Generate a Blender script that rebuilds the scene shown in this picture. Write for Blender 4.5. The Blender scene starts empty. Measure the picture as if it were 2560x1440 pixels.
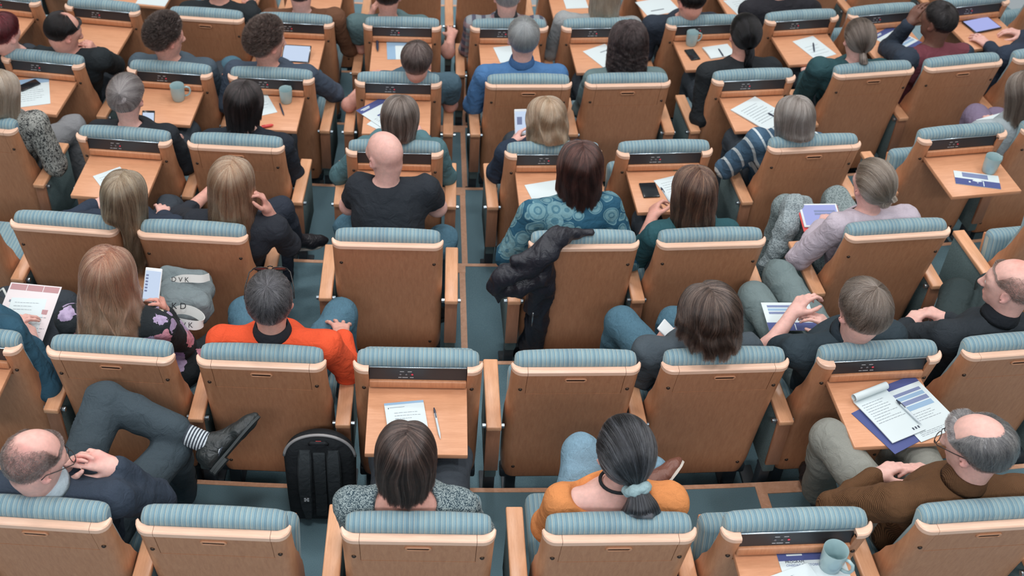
import bpy, bmesh, math, random
import numpy as np
from mathutils import Vector, Matrix
random.seed(7)
SC = bpy.context.scene
COL = SC.collection
PI = math.pi

# ---------------------------------------------------------------- camera and hall layout
FPX, PITCH, ROLL, CX, CAMZ = 3130.47, 0.75124, 0.027785, 1107.77, 4.30
AX, AY = -0.38237, 22.93905                       # centre of the seating arcs (on the stage)
ROWS = 'ABCDEFG'
RAD = dict(A=20.5166, B=19.6044, C=18.6813, D=17.7663, E=16.8608, F=15.9514, G=15.04)
FZ = dict(A=0.0, B=-0.1793, C=-0.3554, D=-0.5359, E=-0.7210, F=-0.9027, G=-1.0845)   # floor of each tier
_fw = Vector((0, math.cos(PITCH), -math.sin(PITCH)))
_r0 = Vector((1, 0, 0)); _u0 = _r0.cross(_fw)
_rt = math.cos(ROLL) * _r0 + math.sin(ROLL) * _u0
_up = -math.sin(ROLL) * _r0 + math.cos(ROLL) * _u0
CAM = Vector((0, 0, CAMZ))

def at(px, py, z):
    """the point of the hall at height z seen at a spot of the photograph"""
    d = _fw * FPX + _rt * (px - CX) - _up * (py - 720)
    return CAM + d * ((z - CAMZ) / d.z)

def frame(row, th):
    """placement of a seat: origin on the tier under the back, +y towards the stage"""
    R = RAD[row]
    return Matrix.Translation((AX + R * math.sin(th), AY - R * math.cos(th), FZ[row])) @ Matrix.Rotation(th, 4, 'Z')

cd = bpy.data.cameras.new('camera')
cam = bpy.data.objects.new('camera', cd); COL.objects.link(cam)
cd.sensor_fit = 'HORIZONTAL'; cd.sensor_width = 36; cd.lens = FPX / 2560 * 36
cd.shift_x = (1280 - CX) / 2560
cam.matrix_world = Matrix(((_rt.x, _up.x, -_fw.x, 0), (_rt.y, _up.y, -_fw.y, 0), (_rt.z, _up.z, -_fw.z, CAMZ), (0, 0, 0, 1)))
cd.clip_start = .05; cd.clip_end = 100
cd.dof.use_dof = True; cd.dof.focus_distance = 4.8; cd.dof.aperture_fstop = 3.4
SC.camera = cam

# ---------------------------------------------------------------- materials
def srgb(r, g, b):
    f = lambda c: (c / 12.92 if c <= .04045 else ((c + .055) / 1.055) ** 2.4)
    return (f(r / 255), f(g / 255), f(b / 255), 1)
MATS = {}
class NT:
    def __init__(s, name):
        s.m = bpy.data.materials.new(name); s.m.use_nodes = True
        s.t = s.m.node_tree; s.t.nodes.clear()
        s.out = s.t.nodes.new('ShaderNodeOutputMaterial')
        s.tc = None
    def n(s, kind, **kw):
        nd = s.t.nodes.new('ShaderNode' + kind)
        for k, v in kw.items():
            if k in nd.inputs: nd.inputs[k].default_value = v
            else: setattr(nd, k, v)
        return nd
    def l(s, a, b): s.t.links.new(a, b)
    def obj(s):
        if not s.tc: s.tc = s.n('TexCoord')
        return s.tc.outputs['Object']
    def mapped(s, scale=(1, 1, 1), rot=(0, 0, 0), loc=(0, 0, 0)):
        mp = s.n('Mapping'); mp.inputs['Scale'].default_value = scale; mp.inputs['Rotation'].default_value = rot; mp.inputs['Location'].default_value = loc
        s.l(s.obj(), mp.inputs['Vector']); return mp.outputs[0]
    def noise(s, vec, scale, detail=4, rough=.55, dist=0):
        nd = s.n('TexNoise'); nd.inputs['Scale'].default_value = scale; nd.inputs['Detail'].default_value = detail
        nd.inputs['Roughness'].default_value = rough; nd.inputs['Distortion'].default_value = dist
        s.l(vec, nd.inputs['Vector']); return nd.outputs['Fac']
    def ramp(s, fac, stops, const=False):
        r = s.n('ValToRGB'); e = r.color_ramp.elements
        if const: r.color_ramp.interpolation = 'CONSTANT'
        while len(e) < len(stops): e.new(.5)
        for el, (p, c) in zip(e, stops): el.position = p; el.color = c
        s.l(fac, r.inputs[0]); return r.outputs[0]
    def math(s, op, a, b=None, c=None):
        m = s.n('Math', operation=op)
        for i, v in enumerate((a, b, c)):
            if v is None: continue
            if isinstance(v, (int, float)): m.inputs[i].default_value = v
            else: s.l(v, m.inputs[i])
        return m.outputs[0]
    def mix(s, fac, a, b):
        m = s.n('Mix', data_type='RGBA')
        for sock, v in ((m.inputs[0], fac), (m.inputs[6], a), (m.inputs[7], b)):
            if isinstance(v, (int, float)): sock.default_value = v
            elif isinstance(v, tuple): sock.default_value = v
            else: s.l(v, sock)
        return m.outputs[2]
    def bump(s, h, strength=.3, dist=.002, prev=None):
        b = s.n('Bump'); b.inputs['Strength'].default_value = strength; b.inputs['Distance'].default_value = dist
        s.l(h, b.inputs['Height'])
        if prev is not None: s.l(prev, b.inputs['Normal'])
        return b.outputs[0]
    def bsdf(s, color, rough=.6, spec=.5, normal=None, **kw):
        p = s.n('BsdfPrincipled')
        if isinstance(color, tuple): p.inputs['Base Color'].default_value = color
        else: s.l(color, p.inputs['Base Color'])
        if isinstance(rough, (int, float)): p.inputs['Roughness'].default_value = rough
        else: s.l(rough, p.inputs['Roughness'])
        p.inputs['Specular IOR Level'].default_value = spec
        if normal is not None: s.l(normal, p.inputs['Normal'])
        for k, v in kw.items(): p.inputs[k.replace('_', ' ')].default_value = v
        s.l(p.outputs[0], s.out.inputs[0]); return s.m

def wood(name, dark, mid, light, grain=(6, 60, 6), rough=.38, spec=.5):
    t = NT(name)
    a = t.noise(t.mapped(grain), 3.0, 6, .6, .6)
    b = t.noise(t.mapped(tuple(g * 5 for g in grain)), 4.0, 3, .6)
    f = t.math('ADD', t.math('MULTIPLY', a, .75), t.math('MULTIPLY', b, .25))
    c = t.ramp(f, [(.3, dark), (.5, mid), (.72, light)])
    return t.bsdf(c, rough, spec, t.bump(b, .08, .001))
M = MATS
M['veneer'] = wood('beech_veneer', srgb(184, 125, 91), srgb(197, 138, 102), srgb(208, 150, 113), (26, 26, 3))
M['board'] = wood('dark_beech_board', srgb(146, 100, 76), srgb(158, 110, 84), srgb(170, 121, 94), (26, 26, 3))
M['tray'] = wood('beech_tray', srgb(198, 141, 106), srgb(208, 151, 116), srgb(217, 162, 128), (3, 26, 10), .34)
M['rail'] = wood('pale_beech', srgb(218, 178, 154), srgb(225, 186, 163), srgb(231, 194, 172), (3, 26, 26), .3)
M['armwood'] = wood('beech_armrest', srgb(208, 150, 112), srgb(219, 163, 125), srgb(228, 174, 138), (26, 3, 26), .3)
M['floorwood'] = wood('floor_beech', srgb(204, 152, 122), srgb(218, 168, 138), srgb(230, 186, 158), (14, 14, 14), .45)

def fabric_stripes():
    t = NT('striped_upholstery')
    sx = t.n('SeparateXYZ'); t.l(t.obj(), sx.inputs[0])
    x = sx.outputs[0]
    f = t.math('FRACT', t.math('MULTIPLY_ADD', x, 29.0, 40.0))
    mid, lt, dk, cr, ln = srgb(108, 143, 158), srgb(136, 166, 175), srgb(86, 121, 142), srgb(178, 182, 169), srgb(80, 70, 70)
    c = t.ramp(f, [(0, mid), (.05, ln), (.085, lt), (.16, cr), (.20, mid), (.27, cr), (.295, mid), (.36, lt), (.42, dk), (.5, lt), (.55, ln), (.58, cr), (.63, lt), (.70, mid), (.77, cr), (.795, lt), (.84, dk), (.92, mid)], True)
    broad = t.n('TexNoise', noise_dimensions='1D'); broad.inputs['Scale'].default_value = 14; broad.inputs['Detail'].default_value = 2
    t.l(x, broad.inputs['W'])
    base = t.ramp(broad.outputs['Fac'], [(.35, dk), (.5, mid), (.68, lt)])
    c = t.mix(.28, c, base)
    wv = t.noise(t.mapped((900, 900, 900)), 1.0, 2)
    c = t.mix(.10, c, t.ramp(wv, [(.3, srgb(60, 80, 95)), (.7, srgb(210, 220, 215))]))
    return t.bsdf(c, .85, .25, t.bump(wv, .25, .001), Sheen_Weight=.15)
M['stripes'] = fabric_stripes()
def plain(name, col, rough=.6, spec=.5, grain=0, amt=.3, **kw):
    t = NT(name)
    if not grain: return t.bsdf(col, rough, spec, **kw)
    f = t.noise(t.mapped((grain,) * 3), 1.0, 3)
    lo = tuple(max(0, c * (1 - amt)) for c in col[:3]) + (1,); hi = tuple(min(1, c * (1 + amt)) for c in col[:3]) + (1,)
    return t.bsdf(t.ramp(f, [(.3, lo), (.7, hi)]), rough, spec, t.bump(f, .25, .001), **kw)
M['panel'] = plain('grey_green_armrest_fabric', srgb(98, 116, 118), .9, .2, 300, .3)
M['metal'] = plain('dark_painted_steel', srgb(48, 58, 66), .5, .5)
M['chrome'] = plain('brushed_steel', srgb(170, 185, 195), .25, .5, Metallic=.9)
M['console'] = plain('black_console', srgb(46, 46, 50), .35, .5)
M['screw'] = plain('bronze_screw', srgb(70, 56, 48), .4, .5, Metallic=.5)
M['slot'] = plain('dark_slot', srgb(58, 38, 30), .8, .2)
M['redlamp'] = plain('red_button', srgb(220, 70, 90), .3)
M['greybutton'] = plain('grey_button', srgb(110, 110, 116), .4)
M['mark'] = plain('white_print', srgb(200, 205, 210), .5)
def carpet():
    t = NT('teal_carpet')
    v = t.n('TexCoord').outputs['Object']
    mp = t.n('Mapping'); t.l(v, mp.inputs[0])
    a = t.noise(mp.outputs[0], 420, 2); b = t.noise(mp.outputs[0], 5, 4)
    c = t.ramp(a, [(.3, srgb(86, 115, 127)), (.7, srgb(122, 150, 160))])
    c = t.mix(t.math('MULTIPLY', b, .45), c, srgb(88, 118, 130))
    return t.bsdf(c, .95, .1, t.bump(a, .4, .003))
M['carpet'] = carpet()

# ---------------------------------------------------------------- mesh helpers
def mesh_from(name, bm, mats, smooth=True, angle=None):
    me = bpy.data.meshes.new(name)
    bmesh.ops.recalc_face_normals(bm, faces=bm.faces[:])
    bm.to_mesh(me); bm.free()
    for m in (mats if isinstance(mats, (list, tuple)) else [mats]): me.materials.append(m)
    if smooth:
        me.polygons.foreach_set('use_smooth', [True] * len(me.polygons))
        if angle:
            bpy_sharp(me, angle)
    me.update()
    return me
def bpy_sharp(me, angle):
    try: me.set_sharp_from_angle(angle=math.radians(angle))
    except Exception: pass
def put(name, me, parent=None, mat=None):
    o = bpy.data.objects.new(name, me); COL.objects.link(o)
    if parent is not None: o.parent = parent
    if mat is not None: o.matrix_local = mat
    return o
def tag(o, label=None, cat=None, group=None, kind=None):
    if label: o['label'] = label
    if cat: o['category'] = cat
    if group: o['group'] = group
    if kind: o['kind'] = kind
    return o
def rbox(bm, c, s, r=.005, seg=2, rot=None):
    """rounded box: centre, full sizes, bevel radius"""
    n0 = len(bm.verts)
    vs = bmesh.ops.create_cube(bm, size=1)['verts']
    for v in vs: v.co = Vector((v.co.x * s[0], v.co.y * s[1], v.co.z * s[2]))
    if r > 0:
        es = list({e for v in vs for e in v.link_edges})
        vs = bmesh.ops.bevel(bm, geom=es, offset=min(r, min(s) * .49), segments=seg, affect='EDGES', profile=.5)['verts']
        vs = list(bm.verts)[n0:]
    for v in vs:
        if rot is not None: v.co = rot @ v.co
        v.co += Vector(c)
    return vs
def tube(bm, pts, rad, n=10, cap=True):
    """tube through pts; rad a number or list"""
    pts = [Vector(p) for p in pts]; rings = []
    prev = None
    for i, p in enumerate(pts):
        d = (pts[min(i + 1, len(pts) - 1)] - pts[max(i - 1, 0)]).normalized()
        if prev is None:
            a = d.orthogonal().normalized()
        else:
            a = (prev - d * prev.dot(d)).normalized()
        prev = a; b = d.cross(a)
        r = rad[i] if isinstance(rad, (list, tuple)) else rad
        rings.append([bm.verts.new(p + (a * math.cos(2 * PI * k / n) + b * math.sin(2 * PI * k / n)) * r) for k in range(n)])
    for r0, r1 in zip(rings, rings[1:]):
        for k in range(n): bm.faces.new((r0[k], r0[(k + 1) % n], r1[(k + 1) % n], r1[k]))
    if cap:
        bm.faces.new(rings[0][::-1]); bm.faces.new(rings[-1])
def loft(bm, rings, closed=True, caps=True):
    vr = [[bm.verts.new(p) for p in r] for r in rings]; n = len(vr[0])
    for a, b in zip(vr, vr[1:]):
        for k in range(n if closed else n - 1): bm.faces.new((a[k], a[(k + 1) % n], b[(k + 1) % n], b[k]))
    if caps and closed:
        bm.faces.new(vr[0][::-1]); bm.faces.new(vr[-1])
    return vr
def lathe(bm, prof, n=24, c=(0, 0, 0)):
    rings = [[Vector((c[0] + r * math.cos(2 * PI * k / n), c[1] + r * math.sin(2 * PI * k / n), c[2] + z)) for k in range(n)] for r, z in prof]
    loft(bm, rings)
def slab(bm, pts, th):
    """flat polygon (list of 3D points, in one plane) given thickness th upwards"""
    a = [bm.verts.new(p) for p in pts]; b = [bm.verts.new(Vector(p) + Vector((0, 0, th))) for p in pts]
    n = len(a)
    bm.faces.new(a[::-1]); bm.faces.new(b)
    for k in range(n): bm.faces.new((a[k], a[(k + 1) % n], b[(k + 1) % n], b[k]))

# ---------------------------------------------------------------- the auditorium seat
REC = math.radians(9.4); SL = .80; RC = .045
def sy(s): return -.045 + s * math.sin(REC) + .012 * math.sin(PI * min(s, .8) / .8)
def sz(s): return .955 - s * math.cos(REC)
def sd(s):      # depth of the side wings
    k = [(0, .045), (.06, .045), (.16, .05), (.28, .085), (.42, .115), (.55, .11), (.7, .08), (.8, .05)]
    for (a, da), (b, db) in zip(k, k[1:]):
        if s <= b:
            t = (s - a) / (b - a); t = t * t * (3 - 2 * t); return da + (db - da) * t
    return k[-1][1]
def section(d, W=.25, off=0.0):
    """(x, forward) outline of the shell from the left wing round the back to the right wing"""
    rc = RC - off; w = W - off
    left = [(-w, d), (-w, d * .6 + RC * .4), (-w, RC)]
    arc = [(-w + rc - rc * math.cos(a), RC - rc * math.sin(a)) for a in [PI / 2 * k / 6 for k in range(1, 7)]]
    flat = [(-.19, off), (-.12, off), (-.06, off)]
    L = left + arc + flat
    return L + [(0, off)] + [(-x, y) for x, y in L[::-1]]
SS = [0, .03, .07, .11, .15, .2, .26, .32, .38, .44, .5, .56, .62, .68, .73, .77, .80]
def shell_mesh(opening):
    bm = bmesh.new(); T = .014
    out, inn = [], []
    for s in SS:
        w = .25 - (.012 * max(0, (s - .7) / .1) ** 2)
        out.append([bm.verts.new((x, sy(s) + f, sz(s))) for x, f in section(sd(s), w)])
        inn.append([bm.verts.new((x, sy(s) + max(f, T * .6), sz(s))) for x, f in section(sd(s), w, T)])
    n = len(out[0]); i0 = [k for k, (x, f) in enumerate(section(.05)) if abs(abs(x) - .19) < 1e-6]
    hole = lambda k, i: opening and i0[0] <= k < i0[1] and SS[i + 1] <= .151
    for i in range(len(SS) - 1):
        for k in range(n - 1):
            if hole(k, i): continue
            bm.faces.new((out[i][k], out[i][k + 1], out[i + 1][k + 1], out[i + 1][k]))
            bm.faces.new((inn[i][k], inn[i + 1][k], inn[i + 1][k + 1], inn[i][k + 1]))
        for k in (0, n - 1): bm.faces.new((out[i][k], out[i + 1][k], inn[i + 1][k], inn[i][k]))
    for k in range(n - 1):
        for i in (0, len(SS) - 1):
            if i == 0 and hole(k, 0): continue
            bm.faces.new((out[i][k], inn[i][k], inn[i][k + 1], out[i][k + 1]))
    if opening:
        io = 4
        for i in range(io):
            for k in i0: bm.faces.new((out[i][k], out[i + 1][k], inn[i + 1][k], inn[i][k]))
        for k in range(i0[0], i0[1]): bm.faces.new((out[io][k], out[io][k + 1], inn[io][k + 1], inn[io][k]))
    return mesh_from('back_shell', bm, M['veneer'], True, 40)
def rail_mesh(x0, x1):
    """top edge of the shell between x0 and x1 (wide at the back, thin at the wing tips)"""
    bm = bmesh.new(); rings = []
    pts = section(.05, .252)
    keep = [(x, f) for x, f in pts if x0 - 1e-6 <= x <= x1 + 1e-6]
    if x0 > -.2 and abs(keep[0][0] - x0) > 1e-4: keep.insert(0, (x0, 0))
    if x1 < .2 and abs(keep[-1][0] - x1) > 1e-4: keep.append((x1, 0))
    for x, f in keep:
        a = max(0, (f - .012)) / .038
        w = .030 * (1 - a) + .009 * a          # width towards the cushion
        # inward direction: from the outline towards the seat
        ang = 0 if f < 1e-6 else math.acos(max(-1, min(1, (RC - f) / RC))) if f < RC else PI / 2
        inx = math.sin(ang) * (-1 if x > 0 else 1); iny = math.cos(ang)
        zt = .966 + .004 * a; y = sy(0) + f
        o = Vector((x, y - .003, 0)); q = Vector((x + inx * w, y + iny * w, 0))
        r = .004
        rings.append([Vector((o.x, o.y, zt - .02)), Vector((o.x, o.y, zt - r)), Vector((o.x + inx * r, o.y + iny * r, zt)), Vector((q.x - inx * r, q.y - iny * r, zt)), Vector((q.x, q.y, zt - r)), Vector((q.x, q.y, zt - .02))])
    loft(bm, rings)
    return mesh_from('rail', bm, M['rail'], True, 35)
def cushion_mesh():
    bm = bmesh.new()
    prof = []
    T = .062
    rear = [(.66, .016), (.5, .016), (.3, .02), (.18, .034), (.12, .036), (.03, .034)]
    for s, o in rear: prof.append((sy(s) + o, sz(s)))
    # rounded top: rear edge sits on the rail, bulging up
    y0 = sy(0) + .029
    for k in range(7):
        a = PI * k / 6
        prof.append((y0 + .036 - .038 * math.cos(a), .972 + .034 * math.sin(a) ** .8))
    for s in (.06, .14, .24, .36, .48, .58, .66): prof.append((sy(s) + .016 + T + .012 * math.sin(PI * s / .66), sz(s)))
    cy = sum(p[0] for p in prof) / len(prof); cz = sum(p[1] for p in prof) / len(prof)
    rings = []
    N_ = []
    for i in range(len(prof)):
        a = prof[i - 1]; b = prof[(i + 1) % len(prof)]; t = Vector((b[0] - a[0], b[1] - a[1])).normalized(); N_.append(Vector((t.y, -t.x)))
    for _ in range(3): N_ = [(N_[i - 1] + 2 * N_[i] + N_[(i + 1) % len(N_)]).normalized() for i in range(len(N_))]
    sg = 1 if N_[0].x > 0 else -1
    for x, ins in ((-.236, .018), (-.232, .009), (-.222, .003), (-.2, 0), (-.1, -.001), (0, -.0015), (.1, -.001), (.2, 0), (.222, .003), (.232, .009), (.236, .018)):
        ring = []
        for i, (y, z) in enumerate(prof):
            nrm = N_[i] * sg
            zz = z + nrm.y * ins - .009 * (abs(x) / .236) ** 4 * max(0, min(1, (z - .93) / .03))
            ring.append(Vector((x, y + nrm.x * ins, zz)))
        rings.append(ring)
    loft(bm, rings)
    return mesh_from('back_cushion', bm, M['stripes'], True, 60)
def seat_mesh():
    bm = bmesh.new()
    rbox(bm, (0, .215, 0), (.47, .45, .095), .035, 4)
    for v in bm.verts:
        if v.co.z > 0: v.co.z += .012 * (1 - (v.co.x / .235) ** 2) - .01 * max(0, (v.co.y - .3) / .14) ** 2
    return mesh_from('seat', bm, M['stripes'], True, 50)
def seatpan_mesh():
    bm = bmesh.new(); rbox(bm, (0, .2, -.056), (.44, .40, .02), .006)
    return mesh_from('seat_pan', bm, M['veneer'], True, 40)
def tray_mesh():
    bm = bmesh.new(); rbox(bm, (0, -.178, .8395), (.384, .366, .023), .004, 2)
    return mesh_from('tray', bm, M['tray'], True, 40)
def flap_mesh():
    bm = bmesh.new(); g = .0016; rings = []
    for s in (.012, .05, .1, .15 - g):
        y = sy(s) + .0008; z = sz(s)
        rings.append([Vector((-.19 + g, y, z)), Vector((.19 - g, y, z)), Vector((.19 - g, y + .012, z)), Vector((-.19 + g, y + .012, z))])
    loft(bm, rings)
    return mesh_from('tray_flap', bm, M['veneer'], True, 30)
def handle_mesh():
    bm = bmesh.new(); s = .047
    c = Vector((0, sy(s), sz(s))); path = []
    hw, hr = .032, .0085
    for k in range(17): 
        a = -PI / 2 + PI * k / 16; path.append((hw + hr * math.cos(a), hr * math.sin(a)))
    for k in range(17):
        a = PI / 2 + PI * k / 16; path.append((-hw + hr * math.cos(a), hr * math.sin(a)))
    path.append(path[0])
    tube(bm, [c + Vector((x, -.001 - zz * math.sin(REC), zz * math.cos(REC))) for x, zz in path], .0042, 8)
    return mesh_from('handle', bm, M['tray'])
def slot_mesh():
    bm = bmesh.new(); s = .047
    rbox(bm, (0, sy(s) - .0004, sz(s)), (.072, .004, .012), .0019, 2)
    return mesh_from('finger_slot', bm, M['slot'])
def screw_mesh():
    bm = bmesh.new()
    lathe(bm, [(.001, .0055), (.005, .005), (.0078, .002), (.0082, -.002), (.001, -.002)], 14)
    bmesh.ops.rotate(bm, verts=bm.verts, cent=(0, 0, 0), matrix=Matrix.Rotation(PI / 2 + REC, 3, 'X'))
    return mesh_from('screw', bm, M['screw'])
def console_mesh():
    bm = bmesh.new()
    rbox(bm, (0, -.018, .925), (.379, .008, .062), .002, 1, Matrix.Rotation(-.12, 3, 'X'))
    return mesh_from('console', bm, M['console'], True, 30)
def ledge_mesh():
    bm = bmesh.new(); rbox(bm, (0, -.026, .876), (.379, .022, .036), .006, 3)
    return mesh_from('tray_ledge', bm, M['veneer'], True, 40)
def lowpanel_mesh():
    bm = bmesh.new(); rbox(bm, (0, .012, .84), (.379, .012, .09), .001, 1)
    return mesh_from('recess_panel', bm, M['veneer'], True, 40)
def strip_mesh():
    bm = bmesh.new(); rbox(bm, (0, -.017, .9575), (.379, .012, .005), .002, 1)
    return mesh_from('metal_strip', bm, M['chrome'])
def button_mesh(m):
    bm = bmesh.new(); lathe(bm, [(.0005, .003), (.0042, .0025), (.005, 0), (.0005, 0)], 12)
    bmesh.ops.rotate(bm, verts=bm.verts, cent=(0, 0, 0), matrix=Matrix.Rotation(PI / 2 + .12, 3, 'X'))
    return mesh_from('button', bm, m)
def marks_mesh():
    bm = bmesh.new()
    for x, z, w in ((-.062, .935, .016), (-.032, .935, .016), (-.07, .906, .012), (-.05, .906, .022), (-.024, .906, .014)):
        rbox(bm, (x, -.0222 + (z - .925) * .12, z), (w, .001, .0022), 0)
    return mesh_from('printed_marks', bm, M['mark'], False)
def base_mesh():
    bm = bmesh.new()
    rbox(bm, (0, .13, .165), (.5, .06, .05), .008)
    rbox(bm, (0, .2, .32), (.40, .04, .20), .008)
    for x in (-.2, .2):
        rbox(bm, (x, .13, .075), (.045, .05, .15), .005); rbox(bm, (x, .17, .008), (.06, .2, .016), .004)
    return mesh_from('support_frame', bm, M['metal'], True, 40)
def arm_top():
    bm = bmesh.new(); rbox(bm, (0, .17, .603), (.062, .385, .026), .006, 3)
    return mesh_from('armrest_top', bm, M['armwood'], True, 40)
def arm_side():
    bm = bmesh.new(); rbox(bm, (0, .18, .42), (.05, .34, .338), .008, 2)
    return mesh_from('armrest', bm, M['panel'], True, 40)
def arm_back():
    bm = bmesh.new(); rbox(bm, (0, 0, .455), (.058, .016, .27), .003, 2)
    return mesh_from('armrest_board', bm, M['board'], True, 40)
def arm_foot():
    bm = bmesh.new(); rbox(bm, (0, .06, .125), (.046, .05, .25), .004); rbox(bm, (0, .12, .008), (.06, .24, .016), .004)
    return mesh_from('armrest_foot', bm, M['metal'], True, 40)
def arm_hinge():
    bm = bmesh.new(); tube(bm, [(-.045, .02, .578), (.045, .02, .578)], .011, 12)
    return mesh_from('hinge_bolt', bm, M['chrome'], True, 40)
ME = dict(shell=shell_mesh(True), shellC=shell_mesh(False), railL=rail_mesh(-.3, -.19), railR=rail_mesh(.19, .3), railM=rail_mesh(-.1885, .1885), railC=rail_mesh(-.3, .3),
          cushion=cushion_mesh(), seat=seat_mesh(), pan=seatpan_mesh(), tray=tray_mesh(), flap=flap_mesh(), handle=handle_mesh(), slot=slot_mesh(), screw=screw_mesh(),
          console=console_mesh(), ledge=ledge_mesh(), low=lowpanel_mesh(), strip=strip_mesh(), bred=button_mesh(M['redlamp']), bgrey=button_mesh(M['greybutton']), marks=marks_mesh(), base=base_mesh(),
          atop=arm_top(), aside=arm_side(), aback=arm_back(), afoot=arm_foot(), ahinge=arm_hinge())
def armrest(chair, dx, dth, row):
    """an armrest dx metres to the side of the seat, along the row"""
    m = Matrix.Translation((dx, 0, 0)) @ Matrix.Rotation(dth, 4, 'Z')
    a = put('armrest', ME['aside'], chair, m); a['label'] = 'armrest with wooden top and grey fabric sides'
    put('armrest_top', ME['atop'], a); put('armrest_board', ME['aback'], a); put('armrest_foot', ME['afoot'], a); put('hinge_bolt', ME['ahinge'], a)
    return a
def chair(row, th, mode, seat, label):
    """mode: plain, closed, open; seat: up or down"""
    c = bpy.data.objects.new('auditorium_seat', None); COL.objects.link(c); c.matrix_world = frame(row, th)
    c.empty_display_size = .1
    tag(c, label, 'seat', 'auditorium seats, row ' + str(ROWS.index(row) + 1) + ' counted from the nearest')
    sh = put('back_shell', ME['shellC' if mode == 'plain' else 'shell'], c)
    if mode == 'plain': put('rail', ME['railC'], c)
    else:
        for k in ('railL', 'railR'): put('rail_end', ME[k], c)
        if mode == 'closed':
            fl = put('tray_flap', ME['flap'], c); put('rail', ME['railM'], fl); put('handle', ME['handle'], fl); put('finger_slot', ME['slot'], fl)
        else:
            t = put('tray', ME['tray'], c); t['label'] = 'open wooden writing tray'
            co = put('console', ME['console'], c); put('tray_ledge', ME['ledge'], c); put('recess_panel', ME['low'], c); put('metal_strip', ME['strip'], co)
            for x in (-.068, -.045): put('button', ME['bgrey'], co, Matrix.Translation((x, -.0225, .921)))
            put('button', ME['bred'], co, Matrix.Translation((-.022, -.0225, .921)))['label'] = 'red button'
            put('printed_marks', ME['marks'], co)
    put('back_cushion', ME['cushion'], c)
    if seat == 'up': m = Matrix.Translation((0, .14, .37 if (row, mode) == ('B', 'open') else .285)) @ Matrix.Rotation(math.radians(79), 4, 'X')
    else: m = Matrix.Translation((0, .10, .415)) @ Matrix.Rotation(math.radians(4), 4, 'X')
    s = put('seat', ME['seat'], c, m); put('seat_pan', ME['pan'], s)
    for x in (-.215, .215):
        put('screw', ME['screw'], c, Matrix.Translation((x * .98, sy(.115), sz(.115))))
        put('screw', ME['screw'], c, Matrix.Translation((x * .92, sy(.72), sz(.72))))
    put('support_frame', ME['base'], c)
    return c
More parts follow.
